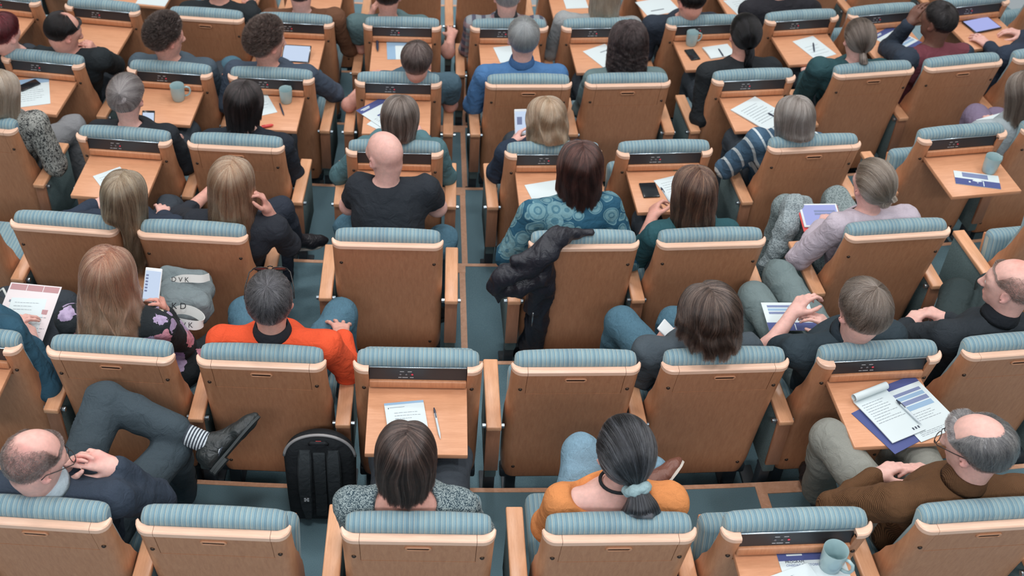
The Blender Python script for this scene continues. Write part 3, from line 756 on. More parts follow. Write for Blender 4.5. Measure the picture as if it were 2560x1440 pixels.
# ---------------------------------------------------------------- hair
CC = V(0, -.008, .02)                              # centre of the skull in head space
def smooth(a, b, x):
    t = np.clip((x - a) / (b - a), 0, 1); return t * t * (3 - 2 * t)
def clear_seat(v):
    """hair lies on the front of the seat cushion instead of passing into it"""
    s = (.955 - v[:, 2]) / math.cos(REC); yf = -.045 + np.clip(s, -.1, .8) * math.sin(REC) + .092
    w = smooth(1.02, .985, v[:, 2]) * smooth(.29, .235, np.abs(v[:, 0]))
    v[:, 1] = np.where(w > 0, np.maximum(v[:, 1], yf * w + v[:, 1] * (1 - w)), v[:, 1]); return v
class Hair:
    """locks falling from a parting or a crown; az 0 is the back of the head, u runs from root to tip"""
    def __init__(s, st, sc):
        s.st = dict(kind='long', vol=.018, tip=-.2, side=None, flare=.95, part=.0, amax=2.15, wave=0, wf=30, drift=0, lift=0, crown=-.045, curl=0, rec=0, bald=0, low=0, seed=1)
        s.st.update(st); s.sc = sc
    def path(s, az, u, off=0.0):
        st = s.st; az = np.asarray(az, float); u = np.asarray(u, float); aa = np.abs(az)
        vol = st['vol'] + off
        rx, ry, rz = .074 + vol, .094 + vol, .088 + vol
        if st['kind'] == 'pony':       # drawn from the hairline to the tie at the back
            e1 = np.interp(aa, [0, .9, 1.25, 1.65, 1.95, 2.3, PI], [-.88, -.75, -.5, -.02, .12, .45, .66])
            d0 = np.stack([np.sin(az) * np.cos(e1), -np.cos(az) * np.cos(e1), np.sin(e1)], -1)
            ti = V(*st['tie']) - CC; d1 = unit(ti / V(rx, ry, rz)) * np.ones_like(d0)
            dc = d0 + d1 + np.array([0, -.12, 1.0]) * (smooth(1.1, 2.7, aa) * 1.7)[..., None] + np.stack([np.sin(az) * .25, 0 * az, 0 * az], -1); dc /= np.linalg.norm(dc, axis=-1, keepdims=True)
            uu_ = u[..., None]; d = (1 - uu_) ** 2 * d0 + 2 * uu_ * (1 - uu_) * dc + uu_ ** 2 * d1; d /= np.linalg.norm(d, axis=-1, keepdims=True)
            th = vol * (.15 + .85 * smooth(0, .22, u)); reach = 1 + (max(1.03, np.linalg.norm(ti / V(rx, ry, rz))) - 1) * smooth(.7, 1, u)
            p = np.stack([d[..., 0] * (.074 + th), d[..., 1] * (.094 + th), d[..., 2] * (.088 + th)], -1) * reach[..., None] + CC
            nrm = np.stack([d[..., 0] / rx, d[..., 1] / ry, d[..., 2] / rz], -1)
        elif st['kind'] == 'short':
            e1 = np.interp(aa, [0, .9, 1.25, 1.65, 1.95, 2.3, PI], [-.85 + st['low'], -.72 + st['low'], -.5, -.02, .1, .42 + st['rec'] * .7, .62 + st['rec']])
            if st['bald']:
                top = np.interp(aa, [0, .8, 1.6, 2.1, PI], [PI / 2 - st['bald'], PI / 2 - st['bald'], PI / 2 - st['bald'] * 1.05, .3, .3]); top = np.maximum(top, e1 + .02)
                el = top + (e1 - top) * u; dx, dy, dz = np.sin(az) * np.cos(el), -np.cos(az) * np.cos(el), np.sin(el)
            else:
                d0 = np.stack([np.full_like(az, st['part'] / rx), np.full_like(az, st['crown'] / ry), np.ones_like(az)], -1); d0 /= np.linalg.norm(d0, axis=-1, keepdims=True)
                d1 = np.stack([np.sin(az) * np.cos(e1), -np.cos(az) * np.cos(e1), np.sin(e1)], -1)
                w = np.arccos(np.clip((d0 * d1).sum(-1), -1, 1)); w = np.maximum(w, 1e-3)
                d = (np.sin((1 - u) * w)[..., None] * d0 + np.sin(u * w)[..., None] * d1) / np.sin(w)[..., None]
                dx, dy, dz = d[..., 0], d[..., 1], d[..., 2]
            edge = smooth(1.02, .72, u) * .8 + .2
            if st['bald']: edge = edge * (smooth(-.05, .35, u) * .85 + .15)
            th = vol * edge
            p = np.stack([dx * (.074 + th), dy * (.094 + th), dz * (.088 + th)], -1) + CC
            nrm = np.stack([dx / rx, dy / ry, dz / rz], -1)
        else:
            y0 = -.045 + (.115) * smooth(.4, 2.0, aa)
            sd = np.where(az >= 0, 1, -1)
            d0 = np.stack([(st['part'] + sd * -.003) / rx, y0 / ry, np.ones_like(az)], -1); d0 /= np.linalg.norm(d0, axis=-1, keepdims=True)
            ze = np.interp(aa, [0, 1.2, 2.2], [-.12, -.10, -.15])
            d1 = np.stack([np.sin(az) * np.cos(ze), -np.cos(az) * np.cos(ze), np.sin(ze)], -1)
            uc = .36 if st['tip'] < -.16 else .55
            t = np.clip(u / uc, 0, 1); w = np.maximum(np.arccos(np.clip((d0 * d1).sum(-1), -1, 1)), 1e-3)
            d = (np.sin((1 - t) * w)[..., None] * d0 + np.sin(t * w)[..., None] * d1) / np.sin(w)[..., None]
            th = vol * (smooth(-.1, .5, t) * .5 + .5)
            p = np.stack([d[..., 0] * (.074 + th), d[..., 1] * (.094 + th), d[..., 2] * (.088 + th)], -1) + CC
            f = np.clip((u - uc) / (1 - uc), 0, None)
            tip = st['tip'] if st['side'] is None else st['tip'] + (st['side'] - st['tip']) * smooth(.6, 1.6, aa)
            ztip = tip - .02 * np.cos(az * 1.3) + st.get('rag', .012) * (np.sin(az * 11 + st['seed']) + .7 * np.sin(az * 27 + 2 * st['seed']))
            fl = 1 + (st['flare'] - 1) * smooth(0, 1, f)
            p[..., 0] = np.where(f > 0, p[..., 0] * fl, p[..., 0]); p[..., 1] = np.where(f > 0, (p[..., 1] + .02) * fl - .02 - st['drift'] * f ** 1.3, p[..., 1])
            p[..., 2] = np.where(f > 0, p[..., 2] + (ztip - p[..., 2]) * f, p[..., 2])
            nrm = np.stack([d[..., 0] / rx, d[..., 1] / ry, np.where(f > 0, 0, d[..., 2] / rz)], -1)
        nrm = nrm / (np.linalg.norm(nrm, axis=-1, keepdims=True) + 1e-9)
        if st['wave']:
            ph = np.sin(az * 5 + st['seed']) * 1.5 + az * 3
            g = smooth(.2, .6, u) * st['wave']
            tang = np.stack([np.cos(az), np.sin(az), 0 * az], -1)
            p = p + nrm * (np.sin(p[..., 2] * st['wf'] * 2 + ph) * g * .6)[..., None] + tang * (np.sin(p[..., 2] * st['wf'] + ph * 1.3) * g)[..., None]
        return p, nrm
    def build(s, Mh, name, parent, mat, nstr=2600, extra=None, pts=9, smat=None):
        """Mh: 4x4 head placement (numpy) including scale"""
        st = s.st; rs = np.random.RandomState(st['seed'] * 13 + 5)
        A = PI if st['kind'] in ('short', 'pony') else st['amax']; cap_ = st['kind'] in ('short', 'pony')
        na, nu = (160, 30) if cap_ else (180, 40)
        az = np.linspace(-A, A, na); u = np.linspace(0, 1, nu); AZ, U = np.meshgrid(az, u, indexing='ij')
        cl = np.sin(AZ * 13 + 3 * np.sin(AZ * 5 + st['seed']) + 1.5 * np.sin(U * 5 + AZ * 2)) * .45 + np.sin(AZ * 47 + 4 * U + st['seed'] * 2 + np.sin(AZ * 9)) * .35
        p, n = s.path(AZ, U, -.004)
        amp = .0009 + .0022 * smooth(.3, 1, U)
        if cap_: amp = amp * (.35 if st['kind'] == 'short' else .8) * smooth(1.0, .75, U)
        p = p + n * (cl * amp)[..., None]
        if st['curl']: p = p + n * ((vnoise(p.reshape(-1, 3), 190, st['seed']) + .6 * vnoise(p.reshape(-1, 3), 90, st['seed'] + 7)).reshape(p.shape[:2]) * st['curl'] * smooth(1.04, .86, U) * 1.0)[..., None]
        th = .006 if cap_ else .012
        q = p - n * th
        v = np.concatenate([p.reshape(-1, 3), q.reshape(-1, 3)]); N = na * nu
        I = np.arange(N).reshape(na, nu); qs = [np.stack([I[:-1, :-1], I[1:, :-1], I[1:, 1:], I[:-1, 1:]], -1).reshape(-1, 4)]
        qs.append(qs[0][:, ::-1] + N)
        rim = np.stack([I[:-1, -1], I[1:, -1], I[1:, -1] + N, I[:-1, -1] + N], -1); qs.append(rim)
        if not cap_:
            for k, fl in ((0, 1), (-1, -1)):
                r2 = np.stack([I[k, 1:], I[k, :-1], I[k, :-1] + N, I[k, 1:] + N], -1); qs.append(r2[:, ::fl])
        streak = np.clip(.36 + .12 * cl + .12 * rs.randn(na, 1) + .10 * rs.randn(na, nu), 0, 1)
        streak = np.concatenate([streak.ravel()] * 2); along = np.concatenate([U.ravel()] * 2)
        V_, Q_ = [v], [np.concatenate(qs)]; S_, L_ = [streak], [along]
        # strands
        P, ST, AL, RA = [], [], [], []
        def strands(n, fn, rad):
            """fn(k) -> (n,pts,3) points, u values"""
            pp, uu, stk = fn(n); P.append(pp); AL.append(uu); ST.append(np.repeat(stk[:, None], pp.shape[1], 1)); RA.append(np.repeat(np.linspace(1, .35, pp.shape[1])[None], n, 0) * rad)
        def main(n):
            a = rs.uniform(-A, A, n)
            if st['kind'] == 'pony': u0 = rs.uniform(-.01, .5, n) ** 1.3 if False else np.abs(rs.uniform(-.3, .75, n)); u1 = np.minimum(u0 + rs.uniform(.25, .7, n), 1.0)
            elif st['kind'] == 'short':
                u0 = np.clip(rs.uniform(-.02, .93, n), 0, 1) ** .8; L = st.get('len', .3); u1 = np.minimum(u0 + L * rs.uniform(.7, 1.2, n), 1.06)
            else:
                u0 = rs.uniform(0, .12, n); short = rs.rand(n) < .25; u1 = np.where(short, rs.uniform(.6, .95, n), rs.uniform(.93, 1.04, n))
            tt = np.linspace(0, 1, pts)[None]; uu = u0[:, None] + (u1 - u0)[:, None] * tt
            ncl = 90 if not cap_ else 130
            ac = np.round((a + .013) / (2 * A) * ncl) / ncl * 2 * A
            conv = (.45 if not cap_ else .2) * smooth(.25, 1, uu)
            aa = a[:, None] + (ac - a)[:, None] * conv + rs.randn(n, 1) * (.05 if not cap_ else .16 if st['kind'] == 'short' else .06) * tt + .04 * np.sin(uu * 9 + a[:, None] * 3)
            aa = np.clip(aa, -A - .05, A + .05)
            offs = rs.uniform(-.0035, .0045, n)[:, None] + rs.uniform(0, st.get('fly', .004), n)[:, None] * tt ** 2 + (st['lift'] * tt if st['kind'] == 'short' else 0)
            pp, nn = s.path(aa, uu); pp = pp + nn * offs[..., None]
            if st['curl']:
                ph = rs.uniform(0, 6.28, (n, 1)); tng = np.stack([np.cos(aa), np.sin(aa), 0 * aa], -1); cr = st['curl']
                pp = pp + nn * (np.sin(tt * st.get('turn', 9) + ph) * cr)[..., None] + tng * (np.cos(tt * st.get('turn', 9) + ph) * cr)[..., None] + np.array([0, 0, 1]) * (np.sin(tt * 7 + ph * 2) * cr * .7)[..., None]
            k = np.clip(.48 + .2 * np.sin(ac * 23 + st['seed']) * np.sin(ac * 9.7) + .27 * rs.randn(n), 0, 1)
            return pp, np.clip(uu, 0, 1), k
        strands(nstr, main, st.get('rad', .00046))
        for ex in (extra or []):           # extra tails and coils: list of (points, radii)
            pts_, rad_ = ex['p'], ex['r']; m = 14; dense = 28
            t = np.linspace(0, 1, dense); ti = np.linspace(0, 1, len(pts_)); C = np.stack([np.interp(t, ti, np.array(pts_)[:, j]) for j in range(3)], -1); R = np.interp(t, ti, rad_)
            for _ in range(3): C[1:-1] = (C[:-2] + C[2:] + 2 * C[1:-1]) / 4
            T = np.gradient(C, axis=0); T /= np.linalg.norm(T, axis=1, keepdims=True) + 1e-9
            ref = V(1, 0, 0) if abs(T[0][0]) < .8 else V(0, 1, 0); B1 = np.empty_like(C); B2 = np.empty_like(C)
            for i in range(dense):
                b = ref - T[i] * (ref @ T[i]); b = unit(b); ref = b; B1[i] = b; B2[i] = np.cross(T[i], b)
            ang = np.linspace(0, 2 * PI, m, endpoint=False)
            rr = R[:, None] * (1 + .07 * np.sin(ang * 5 + t[:, None] * ex.get('twist', 4)))
            ring = C[:, None] + rr[..., None] * (np.cos(ang)[None, :, None] * B1[:, None] + np.sin(ang)[None, :, None] * B2[:, None])
            base = sum(len(x) for x in V_); J = base + np.arange(dense * m).reshape(dense, m); Jn = np.roll(J, -1, 1)
            V_.append(ring.reshape(-1, 3)); Q_.append(np.stack([J[:-1], Jn[:-1], Jn[1:], J[1:]], -1).reshape(-1, 4))
            Q_.append(np.array([[J[0, 0], J[0, (4 * 1) % m], J[0, 7], J[0, 10]], [J[-1, 10], J[-1, 7], J[-1, 4], J[-1, 0]]]))
            S_.append(np.tile(.5 + .3 * np.sin(ang * 5), (dense, 1)).ravel()); L_.append(np.repeat(t, m) * ex.get('al', .8))
            def tail(n, C=C, B1=B1, B2=B2, R=R, t=t, ex=ex):
                k = rs.randint(0, dense - 8, n) if ex.get('coil') else np.zeros(n, int)
                end = np.minimum(k + 14, dense - 1) if ex.get('coil') else np.full(n, dense - 1)
                tt = np.linspace(0, 1, pts)[None]; ii = k[:, None] + (end - k)[:, None] * tt; i0 = np.clip(ii.astype(int), 0, dense - 1)
                th = rs.uniform(0, 6.28, (n, 1)) + ex.get('spin', .5) * tt; rad = R[i0] * (1.0 + rs.uniform(-.1, .12, (n, 1))) + .004 * tt ** 2 * rs.rand(n, 1)
                pp = C[i0] + rad[..., None] * (np.cos(th)[..., None] * B1[i0] + np.sin(th)[..., None] * B2[i0])
                return pp, tt * np.ones((n, 1)) * ex.get('al', .8), np.clip(.5 + .3 * rs.randn(n), 0, 1)
            strands(ex.get('n', 350), tail, .0005)
        v = np.concatenate(V_); v = clear_seat(v @ Mh[:3, :3].T + Mh[:3, 3])
        ho = None if st.get('bare') else put('hair', quads_mesh('hair', v, np.concatenate(Q_), mat, {'streak': ('FLOAT', np.concatenate(S_)), 'along': ('FLOAT', np.concatenate(L_))}), parent)
        hp = np.concatenate(P); n, m, _ = hp.shape
        hp = clear_seat(hp.reshape(-1, 3) @ Mh[:3, :3].T + Mh[:3, 3])
        hc = bpy.data.hair_curves.new('hair_strands'); hc.add_curves([m] * n)
        hc.attributes['position'].data.foreach_set('vector', hp.astype(np.float32).ravel())
        for nm, arr in (('radius', np.concatenate(RA)), ('streak', np.concatenate(ST)), ('along', np.concatenate(AL))):
            a = hc.attributes.get(nm) or hc.attributes.new(nm, 'FLOAT', 'POINT'); a.data.foreach_set('value', arr.astype(np.float32).ravel())
        hc.materials.append(smat or mat); so = bpy.data.objects.new('hair_strands' if ho else 'hair', hc); COL.objects.link(so); so.parent = ho or parent
        return ho
# ---------------------------------------------------------------- people
def rot(yaw, pitch, roll):
    """yaw left +, pitch down +, roll to the right + (degrees)"""
    m = Matrix.Rotation(math.radians(yaw), 3, 'Z') @ Matrix.Rotation(math.radians(-pitch), 3, 'X') @ Matrix.Rotation(math.radians(roll), 3, 'Y')
    return np.array(m)
def hand(S, w, d, n, side, curl=.35, spread=.10, sc=1.0, thumb=.3, curls=None):
    """palm with five jointed fingers: w wrist, d pointing direction, n the way the palm faces, side +1 right -1 left"""
    w, d, n = V(*w), unit(V(*d)), V(*n); n = unit(n - d * (n @ d)); t = np.cross(d, n) * side
    S.cap(w - d * .02, w + d * .02, .025 * sc, .026 * sc, .012)
    tips = []
    L = [(.041, .025, .021), (.046, .029, .022), (.042, .027, .021), (.033, .020, .019)]
    reach = (.086, .090, .085, .076); lat = (.030, .010, -.010, -.028)
    for i in range(4):
        K = w + d * reach[i] * sc + t * lat[i] * sc
        S.cap(w + d * .012 * sc + t * lat[i] * .55 * sc, K, .0145 * sc, .0115 * sc, .014)
        base = unit(d + t * spread * (1.5 - i)); a = 0; p = K
        c = curls[i] if curls else curl * (1 + .12 * i)
        for j, l in enumerate(L[i]):
            a += c * (1.0, 1.15, .75)[j]
            q = p + (base * math.cos(a) + n * math.sin(a)) * l * sc
            S.cap(p, q, (.0096, .0088, .0080)[j] * sc, (.0088, .0080, .0066)[j] * sc, .0045); p = q
        tips.append(p)
    b = w + d * .022 * sc + t * .024 * sc + n * .006
    S.cap(w + d * .02, b, .017 * sc, .0155 * sc, .014)
    d1 = unit(d * .62 + t * (.85 - thumb) + n * (.2 + thumb)); d2 = unit(d * .85 + t * (.45 - thumb) + n * (.2 + thumb)); d3 = unit(d * .95 + t * (.2 - thumb) + n * (.2 + thumb))
    q1 = b + d1 * .044 * sc; q2 = q1 + d2 * .034 * sc; q3 = q2 + d3 * .026 * sc
    S.cap(b, q1, .0155 * sc, .0118 * sc, .012); S.cap(q1, q2, .0112 * sc, .0100 * sc, .005); S.cap(q2, q3, .0100 * sc, .0080 * sc, .005)
    return tips, q3
EYEW = plain('eye_white', srgb(225, 220, 215), .2); EYED = plain('eye_iris', srgb(60, 48, 40), .2)
GLASSF = plain('dark_glasses_frame', srgb(40, 36, 36), .3)
PEOPLE = {}
M['sole'] = plain('dark_rubber_sole', srgb(52, 58, 60), .6, .3); M['palesole'] = plain('pale_rubber_sole', srgb(196, 190, 182), .6, .3); M['lace'] = plain('grey_laces', srgb(120, 116, 112), .8, .2)
def person(row, idx, label, head, hz=1.11, yaw=0, pitch=12, roll=0, sc=1.0, skin='pale', top=('plain', (50, 55, 60)), bottom=('plain', (55, 62, 70)), shoes=(40, 38, 40),
           sleeve='long', neck=.0, scoop=None, collar=None, sh=.185, by=0, br=0, nb=(0, 0, 0), SL=None, SR=None, EL=None, ER=None, WL=None, WR=None, KL=None, KR=None, AL=None, AR=None,
           hl=None, hr=None, hair=None, hcol=None, extra=None, nstr=2400, build=1.0, glasses=False, scalp=None, vox=.0065, hips=(0, .22), TL=None, TR=None, chairM=None, wrinkle=.0045, sock=None, feet=True, tint_fn=None, name='person', hairrough=.34, hem=(.03, .03), sleeve2=None, stubble=None, sole='sole'):
    Cm = chairM if chairM is not None else CH[row, idx].matrix_world
    inv = Cm.inverted(); fz = FZ[row]
    def loc(q):
        """(pixel x, pixel y, height) or ('l', x, y, z) in seat space"""
        if q is None: return None
        if q[0] == 'l': return V(*q[1:])
        return V(*(inv @ at(q[0], q[1], fz + q[2])))
    hc = loc((head[0], head[1], hz)); R = rot(yaw, pitch, roll)
    man = build
    skull = hc + R @ V(0, -.022, -.055) * sc
    NB = hc + V(0, -.022 - .05 * math.sin(math.radians(pitch)), -.154 * sc) + V(*nb)
    NB[1] = max(NB[1], .11)
    SM = NB + V(0, -.005, -.072); SM[1] = max(SM[1], .145)
    c, s_ = math.cos(math.radians(by)), math.sin(math.radians(by))
    sl = loc(SL) if SL else SM + V(-sh * c, -sh * s_, -br); sr = loc(SR) if SR else SM + V(sh * c, sh * s_, br)
    sl[1] = max(sl[1], .115); sr[1] = max(sr[1], .115)
    el = loc(EL) if EL is not None else sl + V(-.035, .08, -.26); er = loc(ER) if ER is not None else sr + V(.035, .08, -.26)
    wl = loc(WL) if WL is not None else el + V(.10, .22, .0); wr = loc(WR) if WR is not None else er + V(-.10, .22, .0)
    P = V(hips[0], hips[1] + .05, .52); kl = loc(KL) if KL is not None else V(-.12 + hips[0], hips[1] + .43, .53); kr = loc(KR) if KR is not None else V(.12 + hips[0], hips[1] + .43, .53)
    al = loc(AL) if AL is not None else V(kl[0], min(kl[1] + .02, .70), .09); ar = loc(AR) if AR is not None else V(kr[0], min(kr[1] + .02, .70), .09)
    hpl, hpr = P + V(-.085, .0, 0), P + V(.085, 0, 0)
    # limbs keep human lengths
    def trunk(S, e, k=.05):
        up = SM - P; mid = P + up * .68 + V(0, .02, 0); bel = P + up * .34 + V(0, .015, 0)
        tw = rot(by, 0, 0)
        S.ell(mid, (.150 * man + e, .100 * man + e, .175 + e), tw, k); S.ell(bel, (.142 * man + e, .112 * man + e, .15 + e), None, k); S.ell(P + V(0, -.01, 0), (.16 * man + e, .12 + e, .10 + e), None, k)
        S.cap(sl, NB + V(0, -.005, -.045), .052 + e, .050 + e, k); S.cap(sr, NB + V(0, -.005, -.045), .052 + e, .050 + e, k)
        S.ell((sl + sr) / 2 + V(0, -.012, -.07), (sh * .86 + e, .078 + e, .10 + e), tw, k)
    def arm(S, a, b, w, e, frac=1.0, k=.02):
        m = man ** .5
        if frac >= 1: S.chain([a, b, w], [.054 * m + e, .043 * m + e, .029 + e], k); S.ell(b, (.044 * m + e,) * 3, None, k)
        else: S.cap(a, a + (b - a) * frac, .054 * m + e, .05 * m + e, k)
    S = Solid(vox); Rh = R
    H = lambda x, y, z: hc + R @ (V(x, y, z) * sc)
    def he(c_, r_, k=.02, sub=False, Rr=None): S.ell(H(*c_), V(*r_) * sc, R if Rr is None else R @ Rr, k, sub)
    he((0, -.012, .022), (.0735, .0935, .087), .02); he((0, .022, -.045), (.059, .064, .068), .04); he((0, .068, -.088), (.022, .018, .018), .03)
    he((0, .062, .012), (.055, .030, .030), .03)
    S.cap(H(0, .086, .004), H(0, .107, -.030), .009 * sc, .0135 * sc, .014); he((-.012, .095, -.033), (.009, .01, .008), .008); he((.012, .095, -.033), (.009, .01, .008), .008)
    he((-.032, .100, .002), (.017, .016, .011), .012, True); he((.032, .100, .002), (.017, .016, .011), .012, True)
    he((0, .082, -.060), (.024, .012, .006), .006); he((0, .080, -.069), (.021, .012, .0065), .006)
    for sx in (-1, 1):
        he((sx * .077, -.004, -.010), (.0085, .019, .031), .006, False, rot(-sx * 22, -12, 0)); he((sx * .083, .002, -.006), (.005, .010, .017), .004, True, rot(-sx * 22, -12, 0))
    S.cap(NB + V(0, .006, -.02), skull, (.056 if man >= 1 else .050), (.054 if man >= 1 else .047), .035)
    trunk(S, -.004)
    arm(S, sl, el, wl, -.003); arm(S, sr, er, wr, -.003)
    info = {}
    for side, w, b, hh in ((-1, wl, el, hl), (1, wr, er, hr)):
        hh = dict(hh or {}); d = hh.pop('d', None); to = hh.pop('to', None); d = loc(to) - w if to is not None else (unit(w - b) if d is None else V(*d)); n_ = hh.pop('n', (-.25 * side, .1, -1))
        tips, th = hand(S, w, d, n_, side, sc=hh.pop('sc', .98 if man >= 1 else .9), **hh); info[side] = (tips, th)
    S.chain([hpl, kl, al], [.075, .052, .036], .03); S.chain([hpr, kr, ar], [.075, .052, .036], .03)
    v, q = S.mesh()
    tint = np.ones((len(v), 4)); hl_ = (v - hc) @ R / sc
    lip = np.exp(-(((hl_[:, 0]) / .024) ** 2 + ((hl_[:, 2] + .064) / .009) ** 2)) * (hl_[:, 1] > .07)
    brow = np.exp(-(((np.abs(hl_[:, 0]) - .034) / .02) ** 2 + ((hl_[:, 2] - .024) / .006) ** 2)) * (hl_[:, 1] > .06)
    ear = np.exp(-((np.abs(hl_[:, 0]) - .084) / .012) ** 2 - ((hl_[:, 2] + .01) / .04) ** 2) * (np.abs(hl_[:, 1]) < .04)
    tint[:, 1] *= 1 - .35 * lip - .14 * ear; tint[:, 2] *= 1 - .35 * lip - .12 * ear
    tint[:, :3] *= (1 - .55 * brow)[:, None]
    rosy = .5 + .5 * vnoise(v, 30, int(head[0]) % 97); tint[:, 1:3] *= (1 - .07 * rosy)[:, None]
    if scalp is not None:            # short stubble and sunburn on a bare scalp
        for (cx_, cy_, cz_, rr, col) in scalp:
            dd = np.sqrt((hl_[:, 0] - cx_) ** 2 + (hl_[:, 1] - cy_) ** 2 + (hl_[:, 2] - cz_) ** 2); m = smooth(rr, rr * .45, dd + .012 * vnoise(v, 60, 3))[:, None]
            tint[:, :3] = tint[:, :3] * (1 - m) + tint[:, :3] * np.array(col) * m
    if stubble:                      # cropped hair round a bare crown
        bald_, col, low_ = stubble; dd_ = (hl_ - CC) / V(.0735, .0935, .087); rr_ = np.linalg.norm(dd_, axis=1); az_ = np.abs(np.arctan2(dd_[:, 0], -dd_[:, 1])); el_ = np.arcsin(np.clip(dd_[:, 2] / rr_, -1, 1))
        e1 = np.interp(az_, [0, .9, 1.25, 1.65, 1.95, 2.3, PI], [-.85 + low_, -.72 + low_, -.5, -.05, .15, .6, .7]); tp = np.interp(az_, [0, .8, 1.6, 2.0, 2.3, PI], [PI / 2 - bald_, PI / 2 - bald_, PI / 2 - bald_ * 1.05, .45, .3, .3])
        nz_ = .10 * vnoise(v, 90, 5); m = (smooth(-.05, .14, el_ - e1 + nz_) * smooth(-.16, .16, tp - el_ + nz_) * (rr_ < 1.25) * (np.abs(hl_[:, 0]) < .082))[:, None] * .85
        tint[:, :3] = tint[:, :3] * (1 - m) + np.array(col) * m
    body = put(name, quads_mesh('person', v, q, SKIN[skin], {'tint': ('FLOAT_COLOR', tint)}), None)
    body.matrix_world = Cm
    tag(body, label, 'person', 'audience members')
    # eyes
    bm = bmesh.new()
    for sx in (-1, 1):
        m = Matrix.Translation(Vector(H(sx * .032, .0755, .003)))
        bmesh.ops.create_uvsphere(bm, u_segments=12, v_segments=8, radius=.0125 * sc, matrix=m)
    nf = len(bm.faces)
    for sx in (-1, 1): bmesh.ops.create_uvsphere(bm, u_segments=10, v_segments=6, radius=.0058 * sc, matrix=Matrix.Translation(Vector(H(sx * .032, .0828, .003))))
    for i, f in enumerate(bm.faces): f.material_index = 0 if i < nf else 1
    put('eyes', mesh_from('eyes', bm, [EYEW, EYED]), body)
    # clothes
    e = .013
    G = Solid(.0085); trunk(G, e)
    fr = {'long': 1.0, 'short': .5, 'none': .12, 'mid': 1.0}[sleeve]
    for a, b, w in ((sl, el, wl), (sr, er, wr)):
        if sleeve == 'long': arm(G, a, b, w - unit(w - b) * .012, e)
        elif sleeve == 'mid': arm(G, a, b, b + (w - b) * .35, e)
        else: arm(G, a, b, w, e, fr)
    nr = (.060 if man >= 1 else .054) + neck
    G.cap(NB + V(0, .02, -.012), skull + V(0, .02, .12), nr, nr + .02, .008, True)
    if scoop:
        for q_ in scoop: G.ell(NB + V(*q_[:3]), q_[3:6], None, .01, True)
    gv, gq = G.mesh(); gn = vnormals(gv, gq)
    sd_ = int(abs(head[0] * 7 + head[1])) % 1000
    rg_ = lambda n: (1.15 - np.sqrt(n * n + .10)) ** 2 - .35
    wr_ = rg_(vnoise(gv * V(1, 1, .6), 30, sd_)) + .35 * rg_(vnoise(gv * V(1, .8, 1.2), 58, sd_ + 1))
    near = np.ones(len(gv))
    for p_ in (el, er): near = near + 1.1 * np.exp(-(np.linalg.norm(gv - p_, axis=1) / .11) ** 2)
    for p_ in (sl, sr): near = near + .6 * np.exp(-(np.linalg.norm(gv - p_ - V(0, .05, -.07), axis=1) / .10) ** 2)
    gv = gv + gn * (wr_ * wrinkle * 1.5 * near)[:, None]
    gme = quads_mesh('top', gv, gq, cloth(*top))
    if sleeve2:
        gme.materials.append(cloth(*sleeve2)); cen = gv[gq].mean(1); near = np.zeros(len(gq), bool)
        for a, b, w in ((sl, el, wl), (sr, er, wr)):
            for p_, q_ in ((a, b), (b, w)):
                ab = q_ - p_; tt = (cen - p_) @ ab / (ab @ ab); dd = np.linalg.norm(cen - p_ - np.clip(tt, 0, 1)[:, None] * ab, axis=1); near |= (dd < .085) & ((tt > -.15) | (p_ is b))
        gme.polygons.foreach_set('material_index', near.astype(np.int32)); gme.update()
    shirt = put('top', gme, body)
    T = Solid(.0095); T.ell(P + V(0, -.005, -.01), (.168 * man, .130, .095), None, .03)
    e2 = .016
    T.chain([hpl, kl, al + unit(kl - al) * hem[0]], [.082 + e2, .056 + e2, .044 + e2 * 1.3], .025); T.chain([hpr, kr, ar + unit(kr - ar) * hem[1]], [.082 + e2, .056 + e2, .044 + e2 * 1.3], .025)
    tv, tq = T.mesh(); tn = vnormals(tv, tq); tv = tv + tn * ((((1 - np.abs(vnoise(tv, 20, sd_ + 5))) ** 2 - .35)) * .009)[:, None]
    put('trousers', quads_mesh('trousers', tv, tq, cloth(*bottom)), body)
    if feet:
        for a_, k_, tdir in ((al, kl, TL), (ar, kr, TR)):
            d = unit(V(*tdir)) if tdir is not None else V(0, 1, 0)
            F = Solid(.007); down = unit(a_ - k_); up_ = unit(-down - d * (-down @ d)); lat = np.cross(d, up_)
            o_ = a_ - up_ * .075
            Pn = lambda f, u, l=0: o_ + d * f + up_ * u + lat * l
            F.cap(Pn(-.05, .038), Pn(-.045, .066), .031, .033, .02); F.chain([Pn(-.03, .055), Pn(.03, .055), Pn(.09, .036), Pn(.15, .024), Pn(.19, .02)], [.038, .037, .030, .024, .015], .03)
            F.cap(Pn(.11, .026, -.022), Pn(.11, .026, .022), .022, .022, .025); F.cap(Pn(.165, .02, -.012), Pn(.165, .02, .012), .017, .017, .02); F.cap(Pn(-.01, .05), Pn(.0, .088), .037, .040, .02)
            F.ell(Pn(-.005, .115), (.034, .034, .032), None, .012, True)
            sh_ = put('shoe', quads_mesh('shoe', *F.mesh(), cloth('leather', shoes) if isinstance(shoes[0], int) else shoes), body)
            bm = bmesh.new(); out = [(-.082, .0), (-.074, .020), (-.048, .030), (0, .029), (.05, .032), (.10, .041), (.14, .039), (.175, .028), (.199, .009), (.201, 0)]
            out = out + [(f, -l) for f, l in out[-2:0:-1]]
            loft(bm, [[Vector(Pn(f, z, l)) for f, l in out] for z in (.002, .012)]); heel_ = [(f, l) for f, l in out if f < .01]; loft(bm, [[Vector(Pn(f * .97, z, l * .95)) for f, l in heel_] for z in (-.012, .003)])
            put('sole', mesh_from('sole', bm, M[sole], True, 40), sh_)
